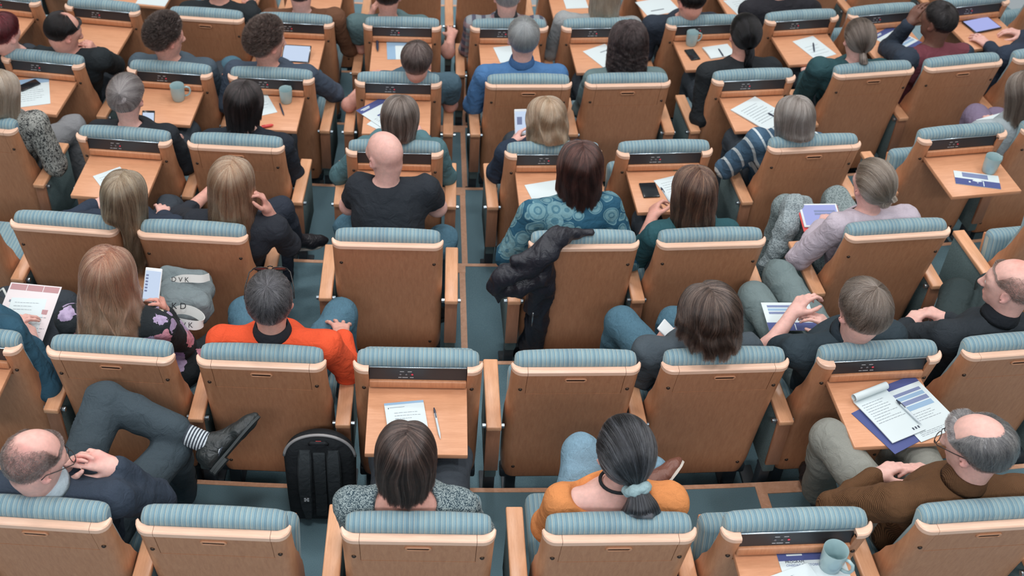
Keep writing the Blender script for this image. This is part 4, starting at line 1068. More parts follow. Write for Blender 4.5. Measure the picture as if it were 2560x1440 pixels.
            if tdir is not None:
                bm = bmesh.new()
                for k in range(4):
                    f = .035 + .017 * k; z = .093 - .0135 * k; tube(bm, [Pn(f, z - .014, -.024), Pn(f + .003, z - .001, -.008), Pn(f + .003, z - .001, .008), Pn(f, z - .014, .024)], .0026, 6)
                put('laces', mesh_from('laces', bm, M['lace']), sh_)
    if sock:
        bm = bmesh.new(); up_ = unit(kl - al); n_ = 40
        tube(bm, [al + up_ * (.24 * k / n_ - .05) for k in range(n_ + 1)], [.040 + .004 * k / n_ for k in range(n_ + 1)], 20, False)
        for f in bm.faces:
            k = int(((Vector(f.calc_center_median()) - Vector(al)).dot(Vector(up_)) + .05) / .24 * n_)
            f.material_index = 1 if (k < 25 and k % 2 == 1) else 0
        put('sock', mesh_from('sock', bm, [cloth('plain', sock[0]), cloth('plain', sock[1])]), body)['label'] = 'sock with thin white stripes'
    if collar:
        bm = bmesh.new(); ax = unit(skull - NB); Q = Vector((0, 0, 1)).rotation_difference(Vector(ax)).to_matrix()
        r0 = nr + .004; lathe(bm, [(r0 - .002, -.012), (r0 + .014, -.026), (r0 + .013, -.008), (r0 + .003, .026), (r0 - .004, .028), (r0 - .005, .018)], 26)
        for vv in bm.verts: vv.co = Q @ (vv.co + Vector((0, .004 * 0, 0))) + Vector(NB + V(0, .010, .022))
        put('collar', mesh_from('collar', bm, cloth(*collar)), body)
    Mh = np.eye(4); Mh[:3, :3] = R * sc; Mh[:3, 3] = hc
    if hair: Hair(hair, sc).build(Mh, 'hair', body, hair_mat(hcol, hairrough), nstr, extra, smat=hair_mat(hcol, hairrough, True))
    if glasses:
        bm = bmesh.new()
        for sx in (-1, 1):
            tube(bm, [H(sx * .034 + .024 * math.cos(a) , .108, .002 + .018 * math.sin(a)) for a in [2 * PI * k / 14 for k in range(15)]], .0016, 6)
            tube(bm, [H(sx * .058, .106, .006), H(sx * .076, .09, .008), H(sx * .084, .03, .008), H(sx * .084, -.008, .006), H(sx * .082, -.022, -.01)], .0017, 6)
        tube(bm, [H(-.011, .109, .006), H(0, .112, .009), H(.011, .109, .006)], .0016, 6)
        put('glasses', mesh_from('glasses', bm, GLASSF), body)
    PEOPLE[row, idx] = dict(o=body, H=H, NB=NB, sl=sl, sr=sr, el=el, er=er, wl=wl, wr=wr, info=info, R=R, hc=hc, loc=loc, C=Cm, kl=kl, kr=kr, al=al, ar=ar, inv=inv)
    return body
BROWN = ((30, 22, 20), (58, 44, 40), (96, 78, 70)); DARK = ((18, 17, 19), (32, 29, 32), (64, 62, 68)); GREY = ((78, 76, 80), (128, 126, 130), (186, 184, 184))
BLOND = ((112, 90, 72), (166, 140, 116), (214, 194, 172)); ASH = ((84, 74, 68), (128, 116, 108), (182, 172, 164))
JEAN = ('jeans', (74, 108, 126)); BLACK = ('plain', (38, 42, 48)); NAVY = ('plain', (46, 58, 76)); DKT = ('plain', (44, 50, 56))
LAP = dict(WL=('l', -.06, .34, .60), WR=('l', .06, .34, .60))
# ---- row A, nearest
person('A', 0, 'balding man in a dark navy suit with crossed legs and striped sock', (88, 1150), hz=1.11, sc=1.03, build=1.06, yaw=-45, pitch=18, top=('suit', (50, 60, 74)), bottom=('suit', (60, 72, 80)), sh=.21, skin='pale', collar=('plain', (170, 185, 195)),
       ER=(395, 1245, .66), WR=(292, 1168, .93), hr=dict(to=(195, 1135, 1.0), n=(-.5, .3, -.7), curls=(.2, .5, .6, .7)), WL=(165, 1200, .88), hl=dict(to=(185, 1125, 1.0), n=(.6, -.2, -.5), curl=.5),
       KR=(432, 1120, .56), AR=(452, 1235, .10), KL=(262, 1002, .70), AL=(528, 1112, .60), TL=(.50, .52, .42), hem=(.15, .03), sock=((60, 66, 76), (190, 200, 208)), shoes=(34, 40, 42),
       stubble=(.78, (.50, .47, .48), -.05), hair=dict(kind='short', vol=.004, bald=.74, seed=11, len=.10, low=-.05, bare=True, lift=.002), hcol=((66, 58, 58), (104, 94, 92), (150, 140, 136)), nstr=7200, glasses=True, scalp=[(.03, -.06, .075, .05, (1, .80, .80))])
person('A', 2, 'woman with a straight brown bob and grey tweed knit top, seen from behind', (1015, 1140), sc=.98, build=.92, pitch=8, yaw=-2, top=('tweed', (58, 76, 86), (150, 164, 166)), sh=.178, skin='fair',
       scoop=[(0, -.05, -.02, .105, .10, .085)], hair=dict(kind='long', tip=-.095, side=-.085, vol=.024, flare=.95, rag=.006, part=.004, amax=2.1, seed=3, fly=.007), hcol=((38, 28, 27), (74, 58, 54), (140, 118, 110)), nstr=11000, EL=('l', -.21, .2, .68), ER=('l', .21, .2, .68), **LAP)
a3 = person('A', 3, 'woman in an orange top with a low grey ponytail in a pale scrunchie', (1558, 1128), sc=1.02, build=.94, yaw=14, pitch=6, top=('plain', (212, 138, 84)), bottom=('jeans', (120, 152, 172)), sh=.18, skin='pale', wrinkle=.003,
       scoop=[(-.03, -.01, .0, .135, .11, .075)], KL=(1455, 1135, .68), AL=(1592, 1222, .58), TL=(.62, .6, .35), KR=(1625, 1190, .53), EL=('l', -.19, .24, .66), ER=('l', .2, .24, .66), WL=('l', -.05, .34, .58), WR=('l', .05, .34, .58), shoes=(112, 72, 60), sole='palesole',
       hair=dict(kind='pony', tie=(.004, -.112, -.045), vol=.021, seed=5), hcol=((24, 24, 28), (60, 62, 68), (140, 144, 152)), nstr=11700,
       extra=[dict(p=[(.004, -.098, -.038), (.005, -.128, -.065), (.01, -.150, -.11), (.014, -.152, -.17), (.018, -.14, -.23), (.02, -.13, -.27)], r=[.020, .028, .050, .064, .060, .03], n=2600, al=.2)])
person('A', 5, 'balding grey man in a brown corduroy jacket with clasped hands and glasses', (2440, 1112), sc=1.06, build=1.12, yaw=40, pitch=14, top=('cord', (74, 50, 32), (112, 80, 54)), bottom=('plain', (134, 136, 130)), sh=.215, skin='pale', collar=('cord', (66, 44, 28), (96, 68, 46)),
       EL=(2088, 1268, .66), WL=(2188, 1192, .70), hl=dict(to=(2255, 1152, .73), n=(.55, -.2, -.7), curl=.42, spread=.14), ER=('l', .27, .20, .68), WR=(2350, 1192, .70), hr=dict(to=(2275, 1158, .73), n=(-.5, -.2, -.7), curl=.4, spread=.14),
       KL=(2072, 1095, .60), KR=(2270, 1075, .57), AL=(2045, 1230, .12), hair=dict(kind='short', vol=.017, bald=.78, seed=21, len=.42, lift=.006, low=-.05), hcol=((74, 74, 78), (112, 112, 114), (168, 166, 164)), nstr=8100, glasses=True)
# ---- row B
person('B', 0, 'person in a dark blue sweater holding pink papers, mostly outside the picture', (-95, 740), yaw=-15, top=('plain', (48, 84, 104)), sh=.20, SR=(0, 868, .90), ER=(118, 965, .62), WR=(84, 862, .70), hr=dict(to=(62, 800, .75), n=(-.7, .1, -.5), curl=.45), WL=(5, 835, .70), hl=dict(to=(48, 795, .74), n=(.5, .2, -.8), curl=.4),
       hair=dict(kind='short', vol=.014, seed=31), hcol=BROWN, nstr=2025)
person('B', 1, 'woman with wavy strawberry-blonde hair in a black floral blouse holding up a phone', (272, 690), hz=1.11, sc=1.0, build=.95, yaw=-6, pitch=10, top=('floral', (36, 42, 46)), bottom=('floral', (36, 42, 46)), sh=.18, skin='fair',
       ER=(452, 862, .66), WR=(412, 785, .82), hr=dict(to=(404, 735, .95), n=(-.8, -.3, .0), curl=.55), KR=(545, 870, .56), KL=(420, 800, .55), AR=(560, 960, .1),
       hair=dict(kind='long', tip=-.33, vol=.028, flare=1.2, part=.012, wave=.015, wf=38, rag=.02, drift=.03, amax=2.1, seed=17, fly=.014), hcol=((88, 52, 42), (164, 112, 92), (226, 186, 160), (208, 172, 150)), nstr=13500)
person('B', 2, 'man in an orange sweater with a dark collar, sunglasses pushed up on his head', (675, 752), hz=1.13, sc=1.04, build=1.05, yaw=4, pitch=2, top=('plain', (222, 84, 50)), bottom=JEAN, sh=.205, skin='fair', collar=('plain', (36, 38, 44)),
       ER=(872, 925, .66), WR=(856, 840, .67), hr=dict(to=(848, 790, .64), n=(-.1, .1, -1), spread=.26, curl=.2), KR=(850, 788, .55), KL=(612, 782, .55), WL=('l', -.05, .36, .6),
       hair=dict(kind='short', vol=.012, seed=9, len=.2, lift=.002), hcol=((46, 46, 50), (86, 86, 91), (160, 160, 166)), nstr=14625)
person('B', 5, 'person with shaggy brown hair in a charcoal jacket holding a small white phone', (1772, 788), hz=1.11, sc=1.04, build=1.02, yaw=12, pitch=12, top=('plain', (72, 82, 90)), bottom=JEAN, sh=.195, skin='fair',
       EL=(1608, 935, .65), WL=(1632, 868, .70), hl=dict(to=(1668, 832, .73), n=(.7, .0, -.5), curl=.5), WR=(1735, 860, .70), hr=dict(to=(1700, 830, .73), n=(-.6, 0, -.6), curl=.5), KL=(1552, 806, .56), KR=(1685, 806, .56), ER=('l', .25, .2, .66),
       hair=dict(kind='long', tip=-.085, side=-.08, vol=.033, flare=1.0, part=-.015, amax=2.3, wave=.006, wf=45, seed=23, fly=.012), hcol=((44, 34, 32), (88, 72, 66), (150, 132, 122)), nstr=13500)
person('B', 6, 'grey-blond man in a dark polo with bare forearms and grey trousers', (2155, 778), hz=1.12, sc=1.06, build=1.06, yaw=8, pitch=16, by=8, top=('plain', (46, 58, 66)), bottom=('plain', (110, 126, 128)), sh=.205, skin='pale', sleeve='short', collar=('plain', (38, 48, 56)),
       EL=(1922, 868, .68), WL=(1980, 785, .78), hl=dict(to=(2012, 742, .83), n=(.7, .1, -.5), curl=.55), WR=(2082, 830, .72), hr=dict(to=(2040, 785, .79), n=(-.6, .2, -.5), curl=.5), ER=('l', .2, .14, .68), KL=(1885, 742, .57), KR=(1946, 690, .57),
       hair=dict(kind='short', vol=.020, seed=27, len=.32, part=.02, lift=.002, low=-.12), hcol=((70, 60, 54), (124, 112, 104), (186, 176, 168)), nstr=15750)
person('B', 7, 'bald man in a black jacket with clasped hands beside the grey-blond man', (2528, 712), hz=1.12, sc=1.06, build=1.08, yaw=46, pitch=6, top=('suit', (42, 48, 54)), bottom=('plain', (48, 60, 62)), sh=.21, skin='pale', collar=('plain', (28, 32, 38)),
       EL=(2240, 850, .66), WL=(2268, 812, .68), hl=dict(to=(2312, 768, .71), n=(.6, 0, -.7), curl=.6), WR=(2368, 800, .69), hr=dict(to=(2308, 770, .72), n=(-.5, .2, -.8), curl=.6), ER=('l', .15, .22, .66), KL=(2390, 735, .56), KR=(2480, 720, .56),
       stubble=(.85, (.60, .56, .56), 0), hair=dict(kind='short', vol=.003, bald=.8, seed=29, len=.08, bare=True, lift=.0015), hcol=((80, 70, 66), (120, 108, 104), (150, 140, 134)), nstr=5850, scalp=[(0, -.02, .1, .06, (1, .82, .80))])
# ---- row C
person('C', 0, 'woman with long straight ash-blonde hair in a navy top leaning to the side', (312, 490), hz=1.08, sc=1.0, build=.93, yaw=-10, pitch=10, top=('plain', (46, 56, 72)), hips=(.14, .24), sh=.18, EL=(165, 560, .68), WL=(235, 515, .72), ER=(412, 560, .66), WR=('l', .3, .45, .66), scoop=[(-.08, .02, -.02, .06, .08, .05)],
       hair=dict(kind='long', tip=-.33, vol=.022, flare=.9, part=.0, wave=.004, seed=41, drift=.02), hcol=((98, 82, 68), (154, 136, 116), (206, 190, 168)), nstr=11250)
person('C', 1, 'blonde woman in black, head on hand, a black shoe crossed into the aisle', (580, 458), hz=1.10, sc=1.02, build=.96, yaw=-8, pitch=8, top=('plain', (42, 46, 54)), bottom=('jeans', (44, 50, 62)), sh=.185, hips=(.08, .22), sleeve='mid', skin='fair',
       ER=(722, 612, .70), WR=(668, 525, .96), hr=dict(to=(650, 470, 1.08), n=(-.6, -.2, .3), curl=.6), EL=(452, 545, .66), KL=(700, 528, .62), AL=(728, 598, .38), TL=(.92, .38, -.05), KR=(690, 560, .5), shoes=(34, 34, 40), sole='palesole',
       hair=dict(kind='long', tip=-.265, vol=.024, flare=1.02, part=.012, wave=.005, seed=13, fly=.008), hcol=((120, 92, 74), (174, 142, 120), (216, 192, 168)), nstr=12600)
person('C', 2, 'bald man in a black t-shirt leaning forward with his head turned aside', (962, 385), hz=1.10, sc=1.04, build=1.10, yaw=38, pitch=16, roll=-4, top=('plain', (42, 47, 54)), bottom=JEAN, sh=.205, hips=(0, .24), sleeve='short', SL=(900, 468, .90), SR=(1062, 472, .90), wrinkle=.006,
       EL=('l', -.22, .56, .70), WL=('l', .02, .66, .71), ER=('l', .22, .56, .70), WR=('l', -.02, .62, .72), KL=(872, 568, .53), KR=(1108, 600, .53), scalp=[(.0, -.07, -.01, .06, (.86, .82, .82))])
person('C', 3, 'woman with a reddish-brown bob in a teal blouse patterned with moons', (1450, 418), hz=1.09, sc=1.02, build=.97, yaw=2, pitch=10, top=('moons', (40, 84, 108), (120, 158, 166), (82, 124, 140)), sh=.19, SL=(1332, 535, .92), SR=(1520, 515, .92), EL=(1270, 640, .66), WL=(1330, 560, .68), ER=('l', .27, .22, .66), WR=('l', .1, .45, .68), hips=(0, .24),
       hair=dict(kind='long', tip=-.125, side=-.12, vol=.028, flare=.98, part=.004, wave=.003, seed=43), hcol=((40, 22, 22), (82, 50, 46), (142, 104, 94)), nstr=12600)
person('C', 4, 'woman with long brown hair and a teal top writing with a pen', (1735, 478), hz=1.09, sc=1.0, build=.92, yaw=6, pitch=14, top=('plain', (44, 84, 92)), sh=.178, SL=(1648, 598, .90), EL=(1592, 640, .66), WL=(1630, 545, .72), hl=dict(to=(1642, 492, .75), n=(.7, .1, -.5), curl=.5), sleeve='mid', skin='fair', ER=('l', .22, .2, .66),
       hair=dict(kind='long', tip=-.22, vol=.024, flare=.95, part=.012, wave=.004, seed=47), hcol=((54, 36, 32), (100, 72, 62), (178, 146, 122)), nstr=11250)
person('C', 5, 'woman with a low bun in a pale lilac cardigan with a tablet on her lap', (2180, 462), hz=1.08, sc=1.0, build=.93, yaw=14, pitch=12, top=('plain', (184, 174, 186)), bottom=('knit', (84, 100, 104), (140, 154, 156)), sh=.185, SL=(2098, 568, .91), SR=(2262, 545, .91), EL=(1998, 642, .66), WL=(2055, 565, .68), hl=dict(to=(2075, 530, .69), curl=.3), ER=('l', .26, .2, .66), WR=('l', .05, .42, .66), wrinkle=.006,
       KL=(1965, 520, .56), KR=(2090, 500, .56), hair=dict(kind='pony', tie=(.02, -.100, -.045), vol=.020, seed=53), hcol=((84, 74, 68), (142, 130, 120), (200, 190, 180)), nstr=8100,
       extra=[dict(p=[(.02 + .028 * math.cos(a), -.108 + .004 * k, -.045 + .028 * math.sin(a)) for k, a in enumerate([x * .75 for x in range(11)])], r=[.016] * 9 + [.014, .008], n=260, coil=True)])
# ---- row D
person('D', 0, 'person with a pale blonde bob in a black and white animal print blouse', (0, 232), hz=1.09, sc=1.0, build=.98, yaw=-20, pitch=12, top=('animal', (52, 54, 56), (150, 152, 148)), bottom=('plain', (128, 130, 134)), sh=.19, ER=(140, 412, .66), WR=(88, 312, .70), hr=dict(to=(62, 265, .76), n=(-.6, 0, -.6), curl=.5), KR=(182, 318, .56), EL=('l', -.27, .2, .66), SR=(75, 330, .92),
       hair=dict(kind='long', tip=-.14, vol=.024, flare=.9, seed=61), hcol=((140, 120, 106), (186, 168, 152), (222, 208, 194)), nstr=5400)
person('D', 1, 'woman with a grey pinned-up updo and hair clip in a black top', (318, 245), hz=1.10, sc=.98, build=.92, yaw=-4, pitch=18, top=BLACK, sh=.18, skin='pale', ER=('l', .24, .2, .66), WR=(392, 345, .68), hr=dict(to=(376, 318, .72), n=(-.6, .2, -.5), curl=.5), WL=('l', .02, .4, .66), neck=.006,
       hair=dict(kind='pony', tie=(.006, -.088, .045), vol=.024, seed=67, fly=.010), hcol=((92, 88, 90), (160, 154, 156), (214, 210, 210)), nstr=7200,
       extra=[dict(p=[(.006 + .03 * math.cos(a), -.094 - .003 * k, .04 + .03 * math.sin(a)) for k, a in enumerate([x * .8 for x in range(9)])], r=[.018] * 7 + [.015, .008], n=220, coil=True)])
person('D', 2, 'woman with a glossy dark bob in a black jacket', (610, 258), hz=1.09, sc=1.0, build=.94, yaw=-6, pitch=14, top=('suit', (38, 44, 54)), sh=.185, **LAP, hair=dict(kind='long', tip=-.105, side=-.09, vol=.024, flare=.86, part=.01, seed=71), hcol=((26, 22, 24), (48, 40, 42), (92, 80, 82)), nstr=8550)
person('D', 3, 'woman with a grey-brown bob and teal sleeves bent over her tray', (1000, 296), hz=1.08, sc=.98, build=.92, yaw=-4, pitch=24, top=('plain', (84, 118, 126)), sh=.18, EL=(850, 438, .64), ER=(1114, 438, .64), WL=('l', -.10, .52, .68), WR=('l', .12, .52, .68), hair=dict(kind='long', tip=-.12, side=-.11, vol=.024, flare=.82, part=0, seed=73), hcol=((70, 60, 56), (116, 104, 98), (174, 164, 158)), nstr=7650)
person('D', 4, 'woman with light blonde hair in a navy cardigan looking at a phone', (1366, 300), hz=1.07, sc=.98, build=.95, yaw=14, pitch=22, top=('plain', (42, 54, 72)), sh=.185, EL=(1245, 430, .66), WL=(1282, 360, .70), hl=dict(to=(1302, 318, .74), n=(.7, 0, -.4), curl=.5), ER=('l', .24, .2, .66), WR=('l', .0, .42, .68),
       hair=dict(kind='long', tip=-.125, vol=.028, flare=1.0, part=.006, wave=.008, seed=79), hcol=((130, 104, 86), (182, 152, 128), (222, 202, 180)), nstr=9450)
person('D', 6, 'woman with grey-blonde hair in a blue sweater with white stripes, bent over her pad', (1985, 296), hz=1.07, sc=.98, build=.95, yaw=8, pitch=20, top=('stripe', (70, 98, 122), (196, 206, 210)), sh=.185, SL=(1915, 392, .92), EL=(1815, 420, .66), WL=(1908, 372, .68), ER=('l', .24, .2, .66), WR=('l', .0, .45, .68), hips=(-.03, .22),
       hair=dict(kind='long', tip=-.115, vol=.024, flare=.92, part=.008, seed=83), hcol=((96, 88, 84), (150, 142, 138), (206, 200, 196)), nstr=8550)
person('D', 8, 'person in a pale grey top with papers on a lilac lap at the picture edge', (2562, 232), hz=1.08, yaw=20, top=('plain', (158, 170, 176)), bottom=('plain', (122, 110, 134)), sh=.185, EL=(2462, 345, .66), WL=(2470, 312, .66), KL=(2440, 290, .56), hair=dict(kind='long', tip=-.16, vol=.022, seed=89), hcol=ASH, nstr=4050)
# ---- row E
person('E', -1, 'person with dark red hair at the picture edge', (10, 85), hz=1.09, yaw=-20, pitch=20, top=BLACK, hair=dict(kind='short', vol=.02, seed=91, len=.4), hcol=((52, 20, 26), (92, 34, 44), (150, 74, 84)), nstr=4500)
person('E', 0, 'dark-haired man with a bald crown in a black jacket, hand at his chin', (160, 78), hz=1.11, sc=1.03, build=1.05, yaw=-48, pitch=20, top=('plain', (36, 42, 46)), sh=.205, skin='fair', ER=(285, 160, .68), WR=(240, 132, .86), hr=dict(to=(212, 98, 1.0), n=(-.6, -.2, .2), curl=.7), SR=(225, 190, .93),
       stubble=(.30, (.17, .15, .16), -.05), hair=dict(kind='short', vol=.012, seed=93, bald=.28, len=.3, bare=True, low=-.05), hcol=DARK, nstr=8100)
person('E', 1, 'curly dark-haired man in a grey-blue top, looking to the side', (416, 92), hz=1.12, sc=1.02, build=1.02, yaw=-50, pitch=10, top=('plain', (74, 88, 100)), sh=.20, skin='fair', hair=dict(kind='short', vol=.026, seed=97, rec=.12, curl=.011, len=.16, lift=.004, turn=11), hcol=((34, 28, 28), (64, 54, 52), (128, 112, 106)), nstr=6750)
person('E', 2, 'curly brown-haired man in a dark blue sweater reading a tablet', (668, 104), hz=1.12, sc=1.06, build=1.06, yaw=-52, pitch=8, top=('plain', (66, 78, 94)), bottom=JEAN, sh=.21, skin='fair', ER=(835, 232, .66), WR=('l', .16, .42, .68), EL=('l', -.30, .10, .70), WL=(572, 222, .68), hl=dict(to=(556, 188, .70), n=(0, 0, -1), curl=.2), KL=(580, 172, .56),
       hair=dict(kind='short', vol=.027, seed=101, rec=.12, curl=.011, len=.16, lift=.004, turn=11), hcol=((42, 34, 32), (80, 66, 62), (142, 124, 116)), nstr=7200)
person('E', 3, 'person with short greying brown hair, bare elbows out beside the seat', (1042, 156), hz=1.08, sc=.98, build=.96, yaw=-6, pitch=20, top=('plain', (72, 96, 110)), sh=.19, sleeve='short', skin='fair', EL=(872, 262, .66), ER=(1126, 262, .66), WL=(922, 200, .68), hl=dict(to=(942, 168, .69), curl=.3), WR=('l', .10, .5, .68),
       hair=dict(kind='short', vol=.02, seed=103, len=.4, low=-.25), hcol=((58, 48, 48), (100, 86, 84), (160, 148, 144)), nstr=5850)
person('E', 4, 'grey-haired man in a bright blue sweater', (1308, 96), hz=1.12, sc=1.06, build=1.08, yaw=0, pitch=6, top=('plain', (76, 118, 166)), sh=.21, skin='pale', EL=(1182, 262, .65), collar=('plain', (62, 96, 140)), hair=dict(kind='short', vol=.014, seed=107, len=.25, low=-.15), hcol=((112, 116, 120), (158, 162, 166), (206, 208, 210)), nstr=7200)
person('E', 5, 'woman with long dark curly hair in a grey-green top', (1570, 108), hz=1.10, sc=1.0, build=.94, yaw=2, pitch=10, top=('plain', (104, 124, 126)), sh=.185, hair=dict(kind='long', tip=-.20, vol=.032, flare=1.0, wave=.010, wf=120, curl=.008, turn=26, part=.004, seed=109), hcol=((36, 28, 30), (64, 52, 54), (112, 98, 98)), nstr=7650)
person('E', 6, 'woman in a black jacket with a black braid down her back', (1860, 86), hz=1.11, sc=1.0, build=1.0, yaw=6, pitch=8, top=('plain', (38, 42, 46)), sh=.195, skin='fair', EL=(1748, 292, .64), SL=(1775, 195, .93), hair=dict(kind='pony', tie=(0, -.098, -.05), vol=.018, seed=113), hcol=((16, 15, 18), (28, 26, 30), (66, 66, 74)), nstr=5850,
       extra=[dict(p=[(0, -.095, -.05), (.006, -.108, -.09), (-.006, -.11, -.13), (.006, -.105, -.17), (-.004, -.10, -.21), (.003, -.095, -.25)], r=[.026, .024, .022, .019, .016, .008], n=300, twist=16, spin=3)])
person('E', 7, 'person in a dark teal top with a low grey-brown ponytail', (2146, 98), hz=1.09, sc=1.0, build=.96, yaw=-4, pitch=16, top=('plain', (46, 78, 84)), sh=.19, EL=(2008, 240, .65), SL=(2060, 190, .93), hair=dict(kind='pony', tie=(0, -.095, -.055), vol=.017, seed=127), hcol=((72, 64, 60), (118, 108, 102), (166, 156, 150)), nstr=5850,
       extra=[dict(p=[(0, -.09, -.06), (.0, -.108, -.085), (.01, -.115, -.13), (.02, -.11, -.17)], r=[.016, .02, .022, .008], n=240)])
person('E', 8, 'dark-skinned man in a maroon shirt with navy sleeves, hand at his brow', (2345, 52), hz=1.12, sc=1.06, build=1.06, yaw=30, pitch=6, top=('plain', (112, 60, 70)), sleeve2=('plain', (48, 58, 72)), sh=.215, skin='dark', EL=(2222, 122, .70), WL=(2272, 60, .96), hl=dict(to=(2296, 18, 1.06), n=(.5, .2, .1), curl=.35), ER=('l', .3, .22, .66), SL=(2262, 150, .93),
       hair=dict(kind='short', vol=.007, seed=131, len=.2), hcol=((26, 24, 26), (44, 40, 42), (84, 80, 82)), nstr=6750)
person('E', 9, 'person in a navy jacket using a tablet, head outside the picture', (2610, 45), hz=1.10, sc=1.0, yaw=10, pitch=14, top=('plain', (48, 58, 74)), sh=.20, skin='pale', EL=(2530, 190, .66), WL=(2472, 116, .69), hl=dict(to=(2432, 82, .71), n=(.1, 0, -1), curl=.25), WR=(2556, 88, .69), hr=dict(to=(2510, 70, .72), n=(-.5, .2, -.7), curl=.45), ER=('l', .2, .25, .66),
       hair=dict(kind='short', vol=.014, seed=137), hcol=BROWN, nstr=2700)
# ---- row F
person('F', 2, 'person in black with a hand on the tray, head above the picture', (545, -52), hz=1.10, top=('plain', (38, 44, 48)), sh=.205, EL=(462, 55, .66), ER=(628, 55, .66), WR=(628, 12, .69), hair=dict(kind='short', vol=.014, seed=139), hcol=DARK, nstr=2700, skin='fair')
person('F', 3, 'person in a brown jacket in front of the tablet reader', (752, -22), hz=1.11, top=('plain', (104, 72, 54)), sh=.21, ER=(872, 120, .66), SR=(835, 55, .93), hair=dict(kind='short', vol=.014, seed=149), hcol=DARK, nstr=3150, skin='pale')
person('F', 4, 'person in a grey-green t-shirt leaning cheek on hand', (970, -12), hz=1.10, top=('plain', (88, 112, 116)), sleeve='short', sh=.21, EL=(905, 118, .66), WL=(928, 45, .9), hl=dict(to=(938, 5, 1.02), n=(.6, .1, .1), curl=.4), ER=(1120, 130, .66), WR=(1128, 92, .67), skin='fair', hair=dict(kind='short', vol=.010, seed=151), hcol=((40, 32, 32), (66, 56, 54), (100, 88, 86)), nstr=3600)
person('F', 5, 'grey-haired person in a plaid shirt with a dark collar', (1268, -8), hz=1.11, top=('plaid', (140, 146, 152), (84, 84, 100), (150, 116, 116)), sh=.205, EL=(1170, 122, .66), collar=('plain', (48, 50, 56)), hair=dict(kind='short', vol=.013, seed=157), hcol=((110, 114, 118), (150, 154, 158), (196, 198, 200)), nstr=4050)
person('F', 6, 'person with light blonde hair in a pale grey sweater', (1512, -12), hz=1.09, top=('plain', (150, 154, 156)), sh=.20, EL=(1378, 130, .66), SL=(1412, 62, .93), hair=dict(kind='long', tip=-.16, vol=.022, wave=.004, seed=163), hcol=((146, 130, 116), (186, 172, 156), (220, 208, 194)), nstr=4050)
person('F', 7, 'dark-haired person in a navy top at the tray with the mug', (1726, 2), hz=1.10, yaw=16, pitch=24, top=('plain', (46, 54, 66)), sh=.20, EL=(1612, 130, .66), WL=(1640, 62, .69), skin='fair', hair=dict(kind='short', vol=.016, seed=167), hcol=DARK, nstr=3600)
person('F', 8, 'person in a black top, only the shoulders and pink forearms in view', (1955, -62), hz=1.10, top=('plain', (42, 42, 48)), sh=.20, sleeve='mid', skin='fair', EL=(1880, 40, .66), ER=(2030, 22, .66), WR=(1960, 8, .69), hair=dict(kind='short', vol=.014, seed=173), hcol=BROWN, nstr=2025)
# ---------------------------------------------------------------- things on trays, laps and the floor
def emis(name, col, s):
    t = NT(name); e = t.n('Emission'); e.inputs[0].default_value = col; e.inputs[1].default_value = s
    t.l(e.outputs[0], t.out.inputs[0]); return t.m
M['paper'] = plain('white_paper', srgb(206, 218, 222), .8, .2)
M['ink'] = plain('grey_print', srgb(130, 140, 150), .8, .2)
M['dkink'] = plain('dark_print', srgb(70, 76, 90), .8, .2)
M['navyp'] = plain('navy_print', srgb(74, 84, 136), .6, .3)
M['bluep'] = plain('light_blue_print', srgb(142, 172, 200), .6, .3)
M['greyblue'] = plain('grey_blue_print', srgb(120, 132, 168), .6, .3)
M['pinkp'] = plain('dusty_pink_print', srgb(176, 136, 140), .7, .3)
M['palepink'] = plain('pale_pink_paper', srgb(218, 210, 213), .8, .2)
M['mug'] = plain('grey_blue_glaze', srgb(158, 184, 188), .18, .6)
M['blackgloss'] = plain('black_glass', srgb(30, 32, 36), .15, .5)
M['whitegloss'] = plain('white_plastic', srgb(214, 220, 224), .3, .5)
M['penw'] = plain('white_pen', srgb(196, 208, 216), .3, .5)
M['navyink'] = plain('dark_blue_plastic', srgb(44, 54, 74), .35, .5)
M['red'] = plain('red_plastic', srgb(214, 72, 70), .4, .5)
M['greenp'] = plain('green_paper', srgb(84, 140, 118), .7, .2)
M['screen'] = emis('lit_screen', srgb(206, 222, 246), .95)
M['screenb'] = emis('lit_blue_screen', srgb(176, 184, 240), .95)
TZ = .8515
def tz(row): return FZ[row] + TZ
